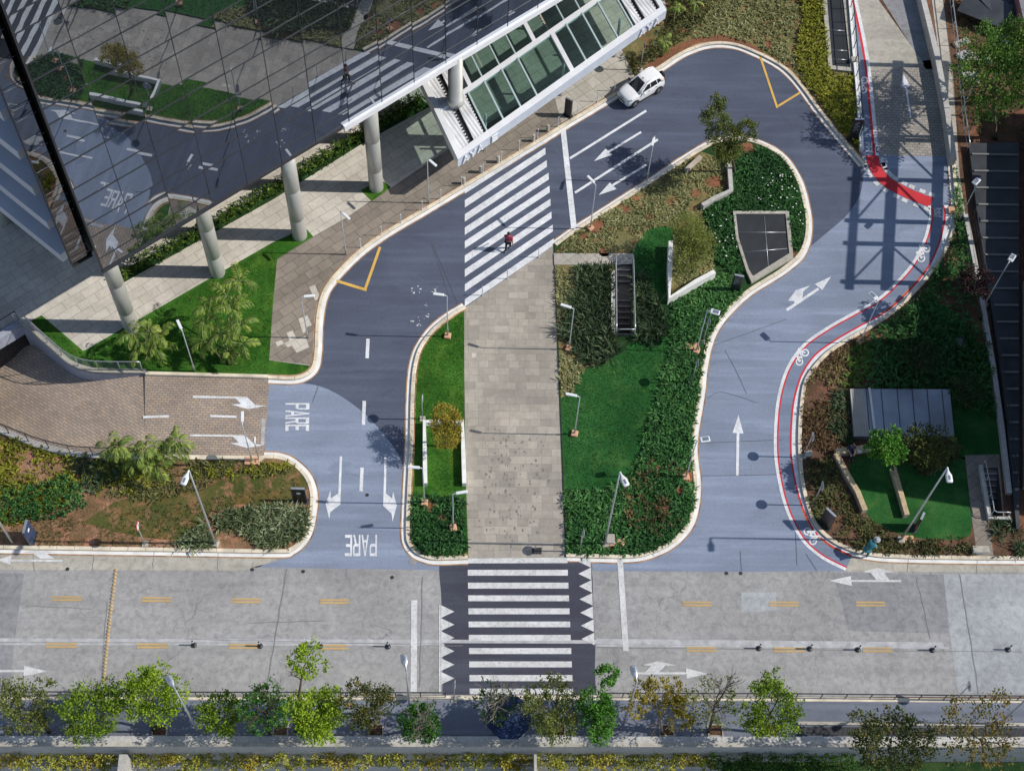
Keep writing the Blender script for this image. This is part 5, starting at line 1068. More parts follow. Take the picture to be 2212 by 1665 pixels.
def person(lab, loc, rz_, J, shirt, trouser, shoe, scale=1.0, hat=None):
    """J: joint positions; faces local +y"""
    r_ = thing('person', lab, 'person', loc, rz_); r_.scale = (scale,)*3
    V = Vector; j = {k: V(v) for k, v in J.items()}
    vs = [j['pelvis'], j['chest'], j['neck'], j['head'], j['crown']]; ed = [(0, 1), (1, 2), (2, 3), (3, 4)]; ra = [.125, (.16, .11), .055, .088, .07]
    def chain(root, pts, rr):
        a = root
        for p, q in zip(pts, rr): vs.append(V(p)); ra.append(q); ed.append((a, len(vs)-1)); a = len(vs)-1
        return a
    for s in 'lr':
        w_ = chain(1, [j['sh'+s], j['el'+s], j['wr'+s]], [.055, .042, .03]); d = (j['wr'+s]-j['el'+s]).normalized(); si = d.cross(V((0, 0, 1)) if abs(d.z) < .8 else V((0, 1, 0))).normalized(); up = si.cross(d)
        p = chain(w_, [j['wr'+s]+d*.07], [.032])
        for k, (o_, l_) in enumerate([(-.03, .075), (-.01, .088), (.01, .083), (.03, .066)]):
            b0 = j['wr'+s]+d*.085+si*o_; chain(p, [b0, b0+d*l_*.55-up*.006, b0+d*l_*.9-up*.028], [.010, .009, .007])
        b0 = j['wr'+s]+d*.04+si*.036; chain(p, [b0, b0+d*.03+si*.022, b0+d*.055+si*.026], [.012, .010, .008])
        chain(0, [j['hip'+s], j['kn'+s], j['an'+s], j['to'+s]], [.085, .06, .042, .035])
    skinmesh('body', [tuple(v) for v in vs], ed, ra, M['skin'], r_)
    # clothes
    vv = [j['pelvis'].lerp(j['chest'], -.02), j['pelvis'].lerp(j['chest'], .55), j['chest'], j['chest'].lerp(j['neck'], .7)]; ee = [(0, 1), (1, 2), (2, 3)]; rr = [(.185, .165), (.18, .155), (.20, .15), .085]
    for s in 'lr': vv += [j['sh'+s], j['sh'+s].lerp(j['el'+s], .75)]; n = len(vv); ee += [(2, n-2), (n-2, n-1)]; rr += [.075, .066]
    skinmesh('shirt', [tuple(v) for v in vv], ee, rr, shirt, r_)
    vv = [j['pelvis']+(j['chest']-j['pelvis'])*.05]; ee = []; rr = [(.165, .145)]
    for s in 'lr': vv += [j['hip'+s], j['kn'+s], j['an'+s]]; n = len(vv); ee += [(0, n-3), (n-3, n-2), (n-2, n-1)]; rr += [.105, .078, .06]
    skinmesh('trousers', [tuple(v) for v in vv], ee, rr, trouser, r_)
    for s in 'lr':
        d = (j['to'+s]-j['an'+s]); skinmesh('shoe', [tuple(j['an'+s]-d*.25-V((0, 0, .03))), tuple(j['an'+s]+d*.4-V((0, 0, .015))), tuple(j['to'+s]+d*.25)], [(0, 1), (1, 2)], [.048, .05, .038], shoe, r_)
    hd = (j['crown']-j['head']).normalized(); fy = V((0, 1, 0))-hd*hd.y; fy.normalize(); fx = fy.cross(hd); hc = j['head']
    g = MB(); g.ball(hc+hd*.055-fy*.018, .108, 12, sz=(.95, 1.02, .98)); h_ = g.build('hair' if not hat else 'hat', hat or M['hair'], r_)
    if hat: g = MB(); g.lathe([(.19, -.01), (.19, .0), (.10, .02)], 16, tuple(hc+hd*.07)); g.build('hat_brim', hat, h_)
    g = MB(); g.ball(hc+fy*.098-hd*.005, .018, 6, sz=(.8, 1.1, 1.3))
    for s in (-1, 1): g.ball(hc+fx*.09*s, .022, 6, sz=(.5, .9, 1.2))
    g.build('nose_and_ears', M['skin'], r_); g = MB()
    for s in (-1, 1): g.ball(hc+fy*.088+fx*.033*s+hd*.022, .011, 6)
    g.ball(hc+fy*.088-hd*.045, .02, 6, sz=(1.2, .4, .35)); g.build('eyes_and_mouth', M['trim'], r_)
    return r_
walk = dict(pelvis=(0, 0, .93), chest=(0, .02, 1.33), neck=(0, .02, 1.49), head=(0, .045, 1.61), crown=(0, .04, 1.70), shl=(-.19, .02, 1.41), ell=(-.25, .12, 1.15), wrl=(-.24, .30, .98), shr=(.19, .02, 1.41), elr=(.27, -.10, 1.15), wrr=(.29, -.12, .90),
            hipl=(-.09, 0, .87), knl=(-.10, -.02, .48), anl=(-.10, -.22, .11), tol=(-.10, -.08, .04), hipr=(.09, 0, .87), knr=(.10, .16, .49), anr=(.10, .17, .09), tor=(.10, .32, .03))
person('person in a patterned red shirt and dark trousers walking over the upper zebra crossing', U(1097, 540, .024), -.2, walk, M['shirt_red'], M['trouser'], M['shoe'], 1.08)
stoop = dict(pelvis=(0, -.10, .92), chest=(0, .16, 1.22), neck=(0, .30, 1.30), head=(0, .40, 1.37), crown=(0, .46, 1.44), shl=(-.19, .20, 1.27), ell=(-.26, .30, 1.00), wrl=(-.14, .46, .82), shr=(.19, .20, 1.27), elr=(.27, .28, 1.00), wrr=(.12, .50, .76),
             hipl=(-.09, -.10, .86), knl=(-.12, .02, .48), anl=(-.13, -.08, .09), tol=(-.14, .07, .03), hipr=(.09, -.10, .86), knr=(.12, .04, .48), anr=(.13, -.05, .09), tor=(.15, .10, .03))
person('person in teal work clothes and cap stooping at the kerb below the lower right garden', U(1868, 1198, ZI+.05), -.9, stoop, M['teal'], M['teal'], M['trim'], 1.08, M['cap'])
sit = dict(pelvis=(0, -.05, .50), chest=(0, -.04, .90), neck=(0, .0, 1.06), head=(0, .05, 1.17), crown=(0, .05, 1.26), shl=(-.19, -.03, .98), ell=(-.24, .12, .74), wrl=(-.12, .34, .66), shr=(.19, -.03, .98), elr=(.24, .12, .74), wrr=(.12, .34, .66),
           hipl=(-.09, -.02, .50), knl=(-.11, .42, .50), anl=(-.11, .42, .10), tol=(-.11, .57, .03), hipr=(.09, -.02, .50), knr=(.11, .42, .50), anr=(.11, .45, .10), tor=(.11, .60, .03))
pz = person('person in navy clothes sitting on the cream seat wall near the bright round tree', U(1833, 980, ZI), math.pi+.15, sit, M['navy_cloth'], M['navy_cloth'], M['trim'], 1.0)
bagp = U(1856, 976, ZI+.48); b_ = thing('bag', 'small white bag left on the cream seat wall beside the seated person', 'bag', bagp); g = MB(); g.rbox((0, 0, .11), (.30, .16, .22), .04); g.build('pouch', M['lamp_white'], b_); g = MB(); g.tube([(-.09, 0, .21), (-.07, 0, .32), (.07, 0, .32), (.09, 0, .21)], .012, 6); g.build('strap', M['trim'], b_)
# ================================================================= LOWER EDGE: parapet, planters, canopy
px0, px1 = -500, 2700
def band(name, lab, cat, y0, y1, z0, z1, m, x0=px0, x1=px1, cap=None):
    a, b_ = U(x0, y1, z1), U(x1, y1, z1); c, d = U(x0, y0, z1), U(x1, y0, z1); r_ = thing(name, lab, cat, ((a.x+b_.x)/2, a.y, 0)); g = MB(); g.prism([(a.x, a.y), (b_.x, b_.y), (b_.x, c.y), (a.x, c.y)], z0, z1); g.build('wall_face', M[m], r_, r_.location); return r_
r_ = band('parapet', 'long pale concrete parapet running under the row of street trees', 'parapet', 1588, 1610, -5, .55, 'concrete_wall')
g = MB(); a, b_ = U(px0, 1607, .60), U(px1, 1607, .60)
g.box(((a.x+b_.x)/2, a.y, .585), (b_.x-a.x, .20, .06)); g.build('coping', M['concrete_tan'], r_, r_.location)
band('planter_trough', 'long dark planter ledge holding the row of yellow shrubs', 'planter', 1643, 1655, -5, -2.3, 'concrete_wall', px0, 1560)
band('planter_trough', 'low concrete ledge at the very bottom edge of the picture', 'planter', 1668, 1710, -5, -3.4, 'concrete_pale', px0, 1560)
y_ = U(0, 1643, -2.3).y; g = MB(); a, b_ = U(px0, 1643, -2.3), U(1560, 1643, -2.3); yb = U(0, 1610, .55).y
g.fill([(a.x, y_-.1), (b_.x, y_-.1), (b_.x, yb), (a.x, yb)], [], -2.6); struct('planter_soil', g, M['soil_dark'])
for x, lab in [(264, 'slanting concrete divider between the planters at lower left'), (1157, 'thin concrete divider between the planters below the crossing')]:
    a = U(x, 1616, .2); wl = thing('divider_wall', lab, 'wall', (a.x, a.y-1.5, 0)); g = MB(); g.box((a.x, a.y-1.7, -2.5), (.14 if x > 500 else .42, 3.0, 4.6)); g.build('wall_face', M['concrete_wall'], wl, wl.location)
lv = thing('louvre_strip', 'long dark louvred vent strip behind the parapet at lower right', 'grille', U(2000, 1577, .1)); g = MB(); g.fill(PX([(1722, 1569), (2700, 1575), (2700, 1592), (1722, 1588)], .12), [], .125); g.build('grating', M['grating'], lv, lv.location); g = MB(); g.wall(W2([(1722, 1564), (2700, 1570)]), .18, 0, .26); g.build('kerb_frame', M['concrete_tan'], lv, lv.location)
cv = thing('blue_parasol', 'dark blue cloth parasol on a pole over the pavement below the zebra crossing', 'parasol', U(1090, 1565, .11)); h = 2.6; n = 8; cc = U(1100, 1545, h)-Vector((cv.location.x, cv.location.y, 0)); ring = [(cc.x+1.25*math.cos(rad(22.5+45*k)), cc.y+1.25*math.sin(rad(22.5+45*k)), h-.45) for k in range(n)]
g = MB(); g.add(ring+[(cc.x, cc.y, h)], [(k, (k+1) % n, n) for k in range(n)]); cn = g.build('canopy', M['tarp'], cv); g = MB()
for k in range(n): g.tube([(cc.x, cc.y, h-.05), tuple(Vector(ring[k])-Vector((0, 0, .02)))], .012, 4)
g.build('ribs', M['steel'], cn); g = MB(); g.tube([(cc.x, cc.y, 0), (cc.x, cc.y, h+.1)], .03, 8); g.build('pole', M['steel'], cv); g = MB(); g.lathe([(.3, 0), (.3, .06), (.06, .1)], 14, (cc.x, cc.y, 0)); g.build('base', M['concrete_dark'], cv)
# ================================================================= VEGETATION
def leafmesh(name, P, D, L, Wd, T, m, parent=None, org=(0, 0, 0), droop=.15, roll=1.0):
    """one diamond blade per row: P base, D unit direction, L length, Wd width, T tint"""
    n = len(P); P = P-np.array(org); up = np.array([0, 0, 1.0]); S = np.cross(D, up); S /= (np.linalg.norm(S, axis=1, keepdims=True)+1e-6)
    Nn = np.cross(S, D); a = RNG.normal(0, .5*roll, n)[:, None]; S = S*np.cos(a)+Nn*np.sin(a)
    L = np.broadcast_to(L, (n,))[:, None]; Wd = np.broadcast_to(Wd, (n,))[:, None]
    mid = P+D*L*.5; tip = P+D*L; tip[:, 2] -= (L[:, 0]*droop); v = np.stack([P, mid+S*Wd/2, tip, mid-S*Wd/2], 1).reshape(-1, 3)
    me = bpy.data.meshes.new(name); me.vertices.add(4*n); me.vertices.foreach_set('co', v.astype(np.float32).ravel())
    me.loops.add(4*n); me.loops.foreach_set('vertex_index', np.arange(4*n, dtype=np.int32)); me.polygons.add(n); me.polygons.foreach_set('loop_start', np.arange(0, 4*n, 4, dtype=np.int32)); me.polygons.foreach_set('loop_total', np.full(n, 4, np.int32))
    at = me.attributes.new('tint', 'FLOAT', 'POINT'); at.data.foreach_set('value', np.repeat(np.clip(T, 0, 1), 4).astype(np.float32)); me.update(calc_edges=True); me.materials.append(m)
    ob = bpy.data.objects.new(name, me); C.objects.link(ob)
    if parent: ob.parent = parent
    return ob
def unit(v): return v/(np.linalg.norm(v, axis=1, keepdims=True)+1e-9)
def rsc(poly, dens):
    """random ground points in a px polygon, dens per square metre"""
    w_ = np.array(PX(poly, ZI)); x0, y0 = w_.min(0); x1, y1 = w_.max(0); n = int((x1-x0)*(y1-y0)*dens); q = RNG.random((n, 2))*[x1-x0, y1-y0]+[x0, y0]
    return q[pip(q[:, 0], q[:, 1], w_)]
def cloudn(q, s, k=0):
    """cheap smooth noise"""
    x, y = q[:, 0]*s, q[:, 1]*s
    return (np.sin(x*1.3+k)+np.sin(y*1.7+1.3*k)+np.sin((x+y)*.9+2*k)+np.sin((x-1.6*y)*.7+k*.7)+np.sin(2.9*x-1.1*y+k))/5
def cover(name, lab, polys, dens, L, Wd, m, tilt=.7, blades=5, h0=.0, patch=None, cat='ground cover', z=ZI, tb=.5):
    if not isinstance(polys[0], list): polys = [polys]
    q = np.concatenate([rsc(p, dens*1.45) for p in polys])
    for c_, r_ in EXC:
        q = q[np.hypot(q[:, 0]-c_.x, q[:, 1]-c_.y) > r_*RNG.uniform(.55, 1.35, len(q))]
    if patch is not None: q = q[cloudn(q, patch[0], patch[2] if len(patch) > 2 else 0)+RNG.normal(0, .18, len(q)) > patch[1]]
    n = len(q); tint = tb+.30*cloudn(q, .55, 3)+RNG.normal(0, .16, n); hz = RNG.random(n)*h0
    P = np.repeat(np.column_stack([q, z+hz]), blades, 0); a = RNG.random(n*blades)*2*np.pi; e = RNG.normal(tilt, .22, n*blades).clip(.05, 1.35)
    D = np.column_stack([np.cos(a)*np.cos(e), np.sin(a)*np.cos(e), np.sin(e)]); LL_ = L*RNG.uniform(.6, 1.25, n*blades)*np.repeat(np.exp(RNG.normal(0, .33, n)), blades)
    return stuff(leafmesh(name, P, D, LL_, Wd*RNG.uniform(.7, 1.3, n*blades), np.repeat(tint, blades)+RNG.normal(0, .12, n*blades), m, droop=.25), lab, cat)
bedU = [(1372, 130), (1440, 60), (1440, -50), (1560, -80), (1780, -80), (1786, 0), (1795, 160), (1838, 166), (1856, 325), (1850, 335), (1775, 236), (1730, 180), (1680, 132), (1620, 106), (1550, 92), (1500, 97), (1440, 132), (1378, 172)]
cover('ground_cover', 'pale sage green ground cover filling the upper right bed beside the canopy', [[(1540, -60), (1715, -60), (1725, 60), (1690, 120), (1640, 100), (1560, 78), (1500, 85), (1470, 60), (1520, 20)], [(1640, 100), (1700, 100), (1720, 150), (1690, 138)]], 34, .20, .075, M['gc_sage'], .5, 5, .12, (.7, -.45, 1))
cover('ground_cover', 'yellow green bushy ground cover along the upper cycle lane grille', [[(1716, -60), (1772, -60), (1786, 100), (1796, 165), (1838, 170), (1855, 320), (1820, 290), (1770, 220), (1735, 175), (1718, 120), (1735, 40)]], 46, .22, .085, M['gc_lime'], .6, 5, .25)
cover('ground_cover', 'brown green scrub between the canopy end and the red soil', [[(1376, 140), (1410, 100), (1440, 60), (1442, -40), (1540, -60), (1530, 30), (1495, 75), (1450, 105), (1415, 135)], [(1345, 115), (1385, 130), (1380, 165), (1366, 160)]], 34, .26, .07, M['gc_brown'], .75, 5, .35)
cover('ground_cover', 'dry sage ground cover with red soil showing, between upper road and central lawn', [[(1206, 546), (1244, 503), (1325, 452), (1410, 398), (1478, 352), (1515, 334), (1568, 345), (1574, 418), (1545, 434), (1510, 455), (1470, 482), (1440, 486), (1402, 494), (1378, 518), (1366, 546)], [(1450, 545), (1460, 500), (1520, 470), (1545, 560), (1538, 598), (1450, 648)]], 42, .19, .07, M['gc_sage'], .45, 5, .08, (1.1, -.32, 2))
cover('ground_cover', 'dry sage strips at the edge of the stone path beside the tall grass', [[(1200, 576), (1250, 577), (1236, 620), (1232, 700), (1208, 690)], [(1210, 770), (1222, 760), (1265, 800), (1240, 845), (1214, 858)]], 46, .19, .07, M['gc_sage'], .5, 5, .08, (1.2, -.55, 2))
cover('ground_cover', 'tall dark strappy grass left of the central stairwell', [[(1252, 578), (1321, 576), (1321, 732), (1338, 738), (1330, 770), (1285, 798), (1240, 768), (1222, 735), (1214, 722), (1238, 640)]], 22, .62, .075, M['gc_strap'], .85, 9, .1)
cover('ground_cover', 'tall dark strappy grass right of the central stairwell', [[(1374, 590), (1396, 610), (1420, 650), (1440, 690), (1436, 735), (1400, 750), (1374, 735)]], 22, .6, .075, M['gc_strap'], .85, 9, .1)
cover('ground_cover', 'bright leafy ground cover sloping along the inner bend of the right road', [[(1446, 662), (1542, 604), (1578, 590), (1606, 632), (1582, 656), (1550, 692), (1530, 730), (1517, 785), (1510, 845), (1504, 890), (1498, 930), (1495, 990), (1440, 985), (1384, 965), (1404, 905), (1426, 832), (1448, 760)]], 46, .24, .085, M['gc_mid'], .55, 5, .15)
cover('ground_cover', 'dense leafy ground cover at the rounded lower end of the central garden', [[(1219, 1060), (1300, 1060), (1342, 1043), (1374, 1006), (1386, 968), (1440, 985), (1494, 1000), (1500, 1080), (1488, 1125), (1465, 1155), (1433, 1178), (1388, 1196), (1340, 1200), (1226, 1197)]], 44, .25, .085, M['gc_mid'], .55, 5, .15, (.9, -.55, 5), tb=.42)
cover('ground_cover', 'dark ground cover dotted with white flowers around the grille on the bend', [[(1582, 355), (1600, 318), (1650, 322), (1695, 352), (1720, 395), (1733, 440), (1738, 480), (1730, 530), (1716, 555), (1704, 460), (1582, 460)], [(1522, 458), (1580, 462), (1590, 530), (1612, 592), (1575, 588), (1545, 560), (1530, 510)], [(1545, 440), (1576, 426), (1582, 456), (1525, 458)]], 46, .24, .08, M['gc_mid'], .6, 5, .2, tb=.28)
cover('ground_cover', 'brown tinged plants mixed into the lower end of the central garden', [[(1340, 1050), (1400, 1000), (1490, 1000), (1498, 1080), (1480, 1130), (1430, 1165), (1360, 1150)]], 16, .22, .075, M['gc_red'], .7, 5, .25, (1.0, -.1, 8), tb=.45)
q = np.concatenate([rsc(p, 4.2) for p in [[(1630, 395), (1690, 365), (1718, 400), (1732, 450), (1736, 500), (1706, 460), (1640, 455)], [(1525, 462), (1580, 466), (1592, 540), (1560, 575)]]])
P = np.repeat(np.column_stack([q, np.full(len(q), .42)]), 4, 0); a = np.tile(np.arange(4)*np.pi/2, len(q)); D = np.column_stack([np.cos(a), np.sin(a), .3+0*a])
stuff(leafmesh('flowers', P, unit(D), .055, .06, np.ones(len(P))*.9, M['flower']), 'small white flowers scattered over the dark planting by the bend', 'flowers')
cover('ground_cover', 'dark leafy ground cover between the golden tree lawn and the street', [[(893, 1070), (930, 1078), (1000, 1075), (1006, 1200), (950, 1204), (915, 1196), (892, 1172), (884, 1130)]], 42, .26, .085, M['gc_mid'], .6, 5, .15, (1.0, -.42, 4), tb=.35)
b = MB(); b.fill(PX([(888, 1068), (928, 1070), (1006, 1082), (1007, 1203), (950, 1205), (914, 1198), (890, 1174), (882, 1130)]), [], z1+.002); struct('planting_bed', b, M['bed_green'])
cover('ground_cover', 'yellow green leafy planting at the far left below the ramp railing', [[(-60, 935), (30, 950), (110, 978), (200, 992), (300, 998), (240, 1020), (180, 1040), (150, 1080), (110, 1110), (-60, 1120)]], 30, .28, .085, M['gc_lime'], .6, 5, .2, (1.2, -.2, 1), tb=.40)
cover('ground_cover', 'yellow green strappy plants with orange soil showing across the upper left bed', [[(200, 1000), (330, 1000), (440, 1012), (430, 1040), (330, 1060), (230, 1080), (190, 1060)], [(440, 1000), (620, 1000), (640, 1015), (560, 1030), (450, 1035)], [(-60, 1060), (90, 1050), (60, 1130), (-60, 1150)]], 22, .25, .08, M['gc_lime'], .6, 6, .12, (1.3, -.02, 9), tb=.5)
cover('ground_cover', 'dark strappy clump in the middle of the lower left bed', [[(150, 992), (260, 996), (262, 1030), (200, 1070), (180, 1040)]], 30, .34, .07, M['gc_strap'], .7, 6, .2)
cover('ground_cover', 'tufted green ground cover along the brick entry kerb', [[(330, 996), (570, 996), (620, 1006), (625, 1022), (560, 1030), (470, 1030), (440, 1060), (330, 1085), (220, 1070), (260, 1040)]], 34, .24, .07, M['gc_brown'], .6, 6, .1, (1.2, -.25, 6), tb=.75)
cover('ground_cover', 'striped pale green strappy planting at the lower corner of the left bed', [[(460, 1120), (540, 1098), (620, 1092), (664, 1100), (664, 1150), (645, 1172), (560, 1185), (520, 1150), (470, 1142)], [(375, 1178), (420, 1140), (450, 1130), (462, 1180), (430, 1188)]], 30, .42, .07, M['gc_varieg'], .65, 8, .1)
cover('ground_cover', 'round green shrubby mass at the left end of the dry bed', [[(90, 1050), (150, 1030), (185, 1060), (188, 1095), (150, 1115), (60, 1130), (-60, 1135), (-60, 1060)]], 44, .18, .08, M['gc_mid'], .7, 5, .5, tb=.45)
cover('ground_cover', 'thin dry grass tufts over the pinkish soil of the left bed', [[(0, 1130), (200, 1110), (440, 1080), (640, 1030), (660, 1085), (560, 1100), (470, 1130), (400, 1182), (90, 1182)]], 26, .11, .035, M['gc_brown'], .7, 5, .03, (.6, -.15, 2), tb=.5)
cover('ground_cover', 'mixed green and reddish ground cover along the cycle lane, right garden', [[(1742, 830), (1760, 800), (1800, 765), (1850, 735), (1880, 760), (1850, 840), (1830, 850), (1838, 950), (1890, 965), (1800, 980), (1735, 965), (1733, 890)]], 38, .24, .075, M['gc_red'], .6, 5, .15, (1.2, -.2, 2))
cover('ground_cover', 'light green leafy patch at the left of the shaded planting, right garden', [[(1800, 790), (1850, 740), (1885, 745), (1880, 800), (1850, 838), (1815, 835)]], 30, .26, .09, M['lf_mid'], .6, 5, .25, (.9, -.3, 3), tb=.6)
cover('ground_cover', 'shaded leafy planting above the grey seam roof in the right garden', [[(1860, 735), (1930, 690), (1985, 640), (2030, 575), (2055, 510), (2075, 470), (2095, 560), (2118, 670), (2140, 800), (2150, 900), (2060, 880), (2050, 845), (1860, 845), (1880, 780)]], 34, .28, .085, M['gc_mid'], .65, 5, .35, (.55, -.35, 7), tb=.42)
cover('ground_cover', 'dark strappy grass at the left end of the grey seam roof', [[(1795, 850), (1830, 850), (1840, 950), (1820, 960), (1790, 920)]], 30, .4, .07, M['gc_strap'], .7, 7, .1)
cover('ground_cover', 'brownish planting around the angled totem in the lower right garden', [[(1740, 1000), (1795, 985), (1815, 1040), (1850, 1110), (1880, 1125), (1930, 1160), (2000, 1170), (2090, 1160), (2105, 1198), (1940, 1198), (1880, 1192), (1840, 1182), (1795, 1158), (1762, 1122), (1745, 1080)]], 34, .28, .075, M['gc_brown'], .65, 6, .15, (1.2, -.3, 3))
cover('ground_cover', 'dark shrubs between the grey seam roof and the lower right lawn', [[(1935, 958), (2055, 955), (2075, 985), (2040, 1010), (1995, 1040), (1965, 1010), (1925, 1000)]], 40, .24, .09, M['gc_brown'], .7, 5, .6, tb=.35)
cover('ground_cover', 'strappy plants right of the paved path in the lower right corner', [[(2140, 1128), (2200, 1128), (2215, 1200), (2150, 1203)]], 26, .4, .06, M['gc_strap'], .7, 7, .1, (1.0, -.3, 2))
cover('ground_cover', 'narrow strip of green plants right of the red crossing', [[(2056, 340), (2068, 400), (2085, 480), (2075, 520), (2063, 480), (2064, 420)]], 34, .26, .09, M['gc_mid'], .6, 5, .3)
cover('lawn_blades', 'short grass blades of the wide deep green lawn', [[(1380, 960), (1300, 1050), (1220, 1052), (1216, 862), (1265, 805), (1350, 765), (1440, 700), (1440, 770), (1400, 900)], [(1372, 560), (1400, 500), (1440, 496), (1440, 640), (1400, 600)]], 90, .09, .022, M['gc_mid'], 1.0, 3, 0, tb=.45, cat='grass')
cover('lawn_blades', 'short grass blades of the bright lawn under the palms', [[(66, 702), (91, 688), (181, 765), (589, 530), (596, 565), (588, 660), (580, 805), (300, 800), (186, 792), (110, 745)], [(892, 800), (905, 765), (940, 712), (1000, 675), (1003, 910), (890, 910)], [(920, 922), (996, 922), (1000, 1060), (920, 1060)]], 80, .09, .022, M['lf_mid'], 1.0, 3, 0, tb=.42, cat='grass')
cover('yard_scrub', 'low weeds and leaf litter over the debris yard', [[(2050, 0), (2212, 0), (2212, 330), (2090, 330), (2070, 180)]], 14, .2, .08, M['gc_brown'], .5, 5, .1, (.6, -.1, 2), tb=.4)
# hedge under the tower front
hp = [(252, 592), (431, 500), (589, 408), (789, 283), (905, 212), (930, 232), (789, 309), (589, 434), (431, 522), (269, 612)]
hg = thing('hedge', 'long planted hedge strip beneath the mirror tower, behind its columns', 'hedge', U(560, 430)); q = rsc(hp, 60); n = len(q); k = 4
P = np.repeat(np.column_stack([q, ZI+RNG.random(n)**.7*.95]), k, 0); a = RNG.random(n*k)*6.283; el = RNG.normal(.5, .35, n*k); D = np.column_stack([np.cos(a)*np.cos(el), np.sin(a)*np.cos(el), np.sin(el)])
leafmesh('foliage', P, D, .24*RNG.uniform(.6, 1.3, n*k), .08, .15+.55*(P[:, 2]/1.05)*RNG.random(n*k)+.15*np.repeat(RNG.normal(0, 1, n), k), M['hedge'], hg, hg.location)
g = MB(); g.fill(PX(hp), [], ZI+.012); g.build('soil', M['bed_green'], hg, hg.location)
# ---------------------------------------------------------------- trees
def twigs(g, p, d, L, r, depth, spread=.6):
    e = p+d*L; m_ = p.lerp(e, .5)+Vector((random.uniform(-1, 1), random.uniform(-1, 1), random.uniform(-.3, .5)))*L*.07
    g.tube([p, m_, e], [r, r*.82, r*.62], 5 if depth < 3 else 6, cap=False); out = [e]
    if depth > 0:
        for k in range(random.choice((2, 3, 3))):
            nd = (d+Vector((random.gauss(0, spread), random.gauss(0, spread), random.gauss(.12, spread*.5)))).normalized(); out += twigs(g, e.lerp(p, random.random()*.35), nd, L*random.uniform(.55, .8), r*.58, depth-1, spread)
    return out
def crown_pts(lobes, n, shell=.55):
    P = []; T = []
    tot = sum(l[3]**2 for l in lobes)
    for cx, cy, cz, r, fl in lobes:
        k = max(12, int(n*r*r/tot)); ncl = max(6, int(8+k/34)); d = unit(RNG.normal(0, 1, (ncl, 3))); cen = d*RNG.uniform(shell, 1.0, (ncl, 1))*r; cen[:, 2] *= fl
        ix = RNG.integers(0, ncl, k); p = cen[ix]+RNG.normal(0, r*.13, (k, 3)); P.append(p+[cx, cy, cz]); T.append(RNG.normal(0, .16, ncl)[ix]+RNG.normal(0, .14, k))
    return np.concatenate(P), np.concatenate(T)
def tree(lab, base, cpx, cz, R, n, leaf, m, cat='tree', name='street_tree', group=None, lobes=None, sz=.17, flat=.75, trunk_r=.08, bark='bark', tb=.5, twig=3, spread=.6, bare=0, z0=ZI):
    """base px of trunk, cpx px of crown centre seen at height cz"""
    b_ = U(*base, z0); c = U(*cpx, cz); r_ = thing(name, lab, cat, b_, group=group); cc = c-b_
    g = MB(); top = Vector((cc.x*.8, cc.y*.8, cz-z0-R*.35)); m_ = top*.5+Vector((random.uniform(-.12, .12), random.uniform(-.12, .12), 0)); g.tube([(0, 0, -.05), tuple(m_*.25), tuple(m_), tuple(top)], [trunk_r*1.35, trunk_r*1.08, trunk_r*.9, trunk_r*.7], 8)
    ends = []
    for k in range(5 if twig else 0):
        a = k*1.2566+random.uniform(-.4, .4); ends += twigs(g, top*random.uniform(.72, 1.0), Vector((math.cos(a)*.75, math.sin(a)*.75, random.uniform(.5, 1.0))).normalized(), R*random.uniform(.42, .6), trunk_r*.5, twig-1, spread)
    for k in range(bare): a = random.random()*6.28; twigs(g, top, Vector((math.cos(a)*.35, math.sin(a)*.35, 1)).normalized(), R*.75, trunk_r*.5, 4, .45)
    g.build('trunk', M[bark], r_)
    if n:
        if lobes is None:
            lobes = [(0, 0, 0, .72, flat)]+[(math.cos(a_)*random.uniform(.45, .62), math.sin(a_)*random.uniform(.45, .62), random.uniform(-.25, .35), random.uniform(.34, .52), flat) for a_ in [k*6.283/6+random.uniform(-.4, .4) for k in range(6)]]
        lb_ = [(cc.x+l[0]*R, cc.y+l[1]*R, cc.z+l[2]*R, l[3]*R, l[4]) for l in lobes]
        P, T = crown_pts(lb_, int(n*1.9)); leaf *= .84; d = P-np.array([cc.x, cc.y, cc.z-R*.4]); D = unit(unit(d)*.7+RNG.normal(0, .6, P.shape)+[0, 0, .1]); leafmesh('crown', P, D, leaf*RNG.uniform(.6, 1.3, len(P)), leaf*.62, tb+T, M[m], r_, droop=.1, roll=1.6)
    return r_
GT = 'street trees along the parapet'; PV = .11
def strt(*a, **k): return tree(*a, z0=PV, group=GT, **k)
strt('dull green open street tree at the far left end of the row', (106, 1580), (58, 1525), 3.8, 1.75, 1500, .17, 'lf_olive', tb=.55)
strt('wide yellow green street tree, second from the left in the row', (215, 1582), (200, 1530), 3.9, 1.95, 2500, .17, 'lf_bright', tb=.36)
strt('bright green street tree in front of the forked lamp, third from the left', (330, 1576), (328, 1500), 4.4, 1.85, 2400, .18, 'lf_bright', tb=.60)
strt('low round yellowish street tree, fourth from the left', (500, 1582), (478, 1545), 3.4, 1.45, 1700, .16, 'lf_bright', tb=.30)
strt('thin green street tree with a tall bare fan of twigs on top', (580, 1580), (575, 1530), 4.2, 1.5, 1100, .17, 'lf_green', tb=.42, bare=4)
strt('brightest lime green street tree in the row, dense and round', (672, 1582), (682, 1540), 3.6, 1.75, 3000, .18, 'lf_bright', tb=.74)
strt('slender tree top with a tufted lime crown rising over the street dash', (640, 1578), (664, 1428), 7.6, 1.1, 650, .17, 'lf_bright', tb=.62, trunk_r=.07)
strt('olive brown street tree left of the forked lamp at the stop line', (800, 1580), (790, 1522), 3.9, 1.55, 1700, .16, 'lf_rust', tb=.42)
strt('low dark green street tree with bare grey branches', (912, 1580), (908, 1562), 3.0, 1.4, 1300, .17, 'lf_green', tb=.32, bare=4, bark='bark_pale')
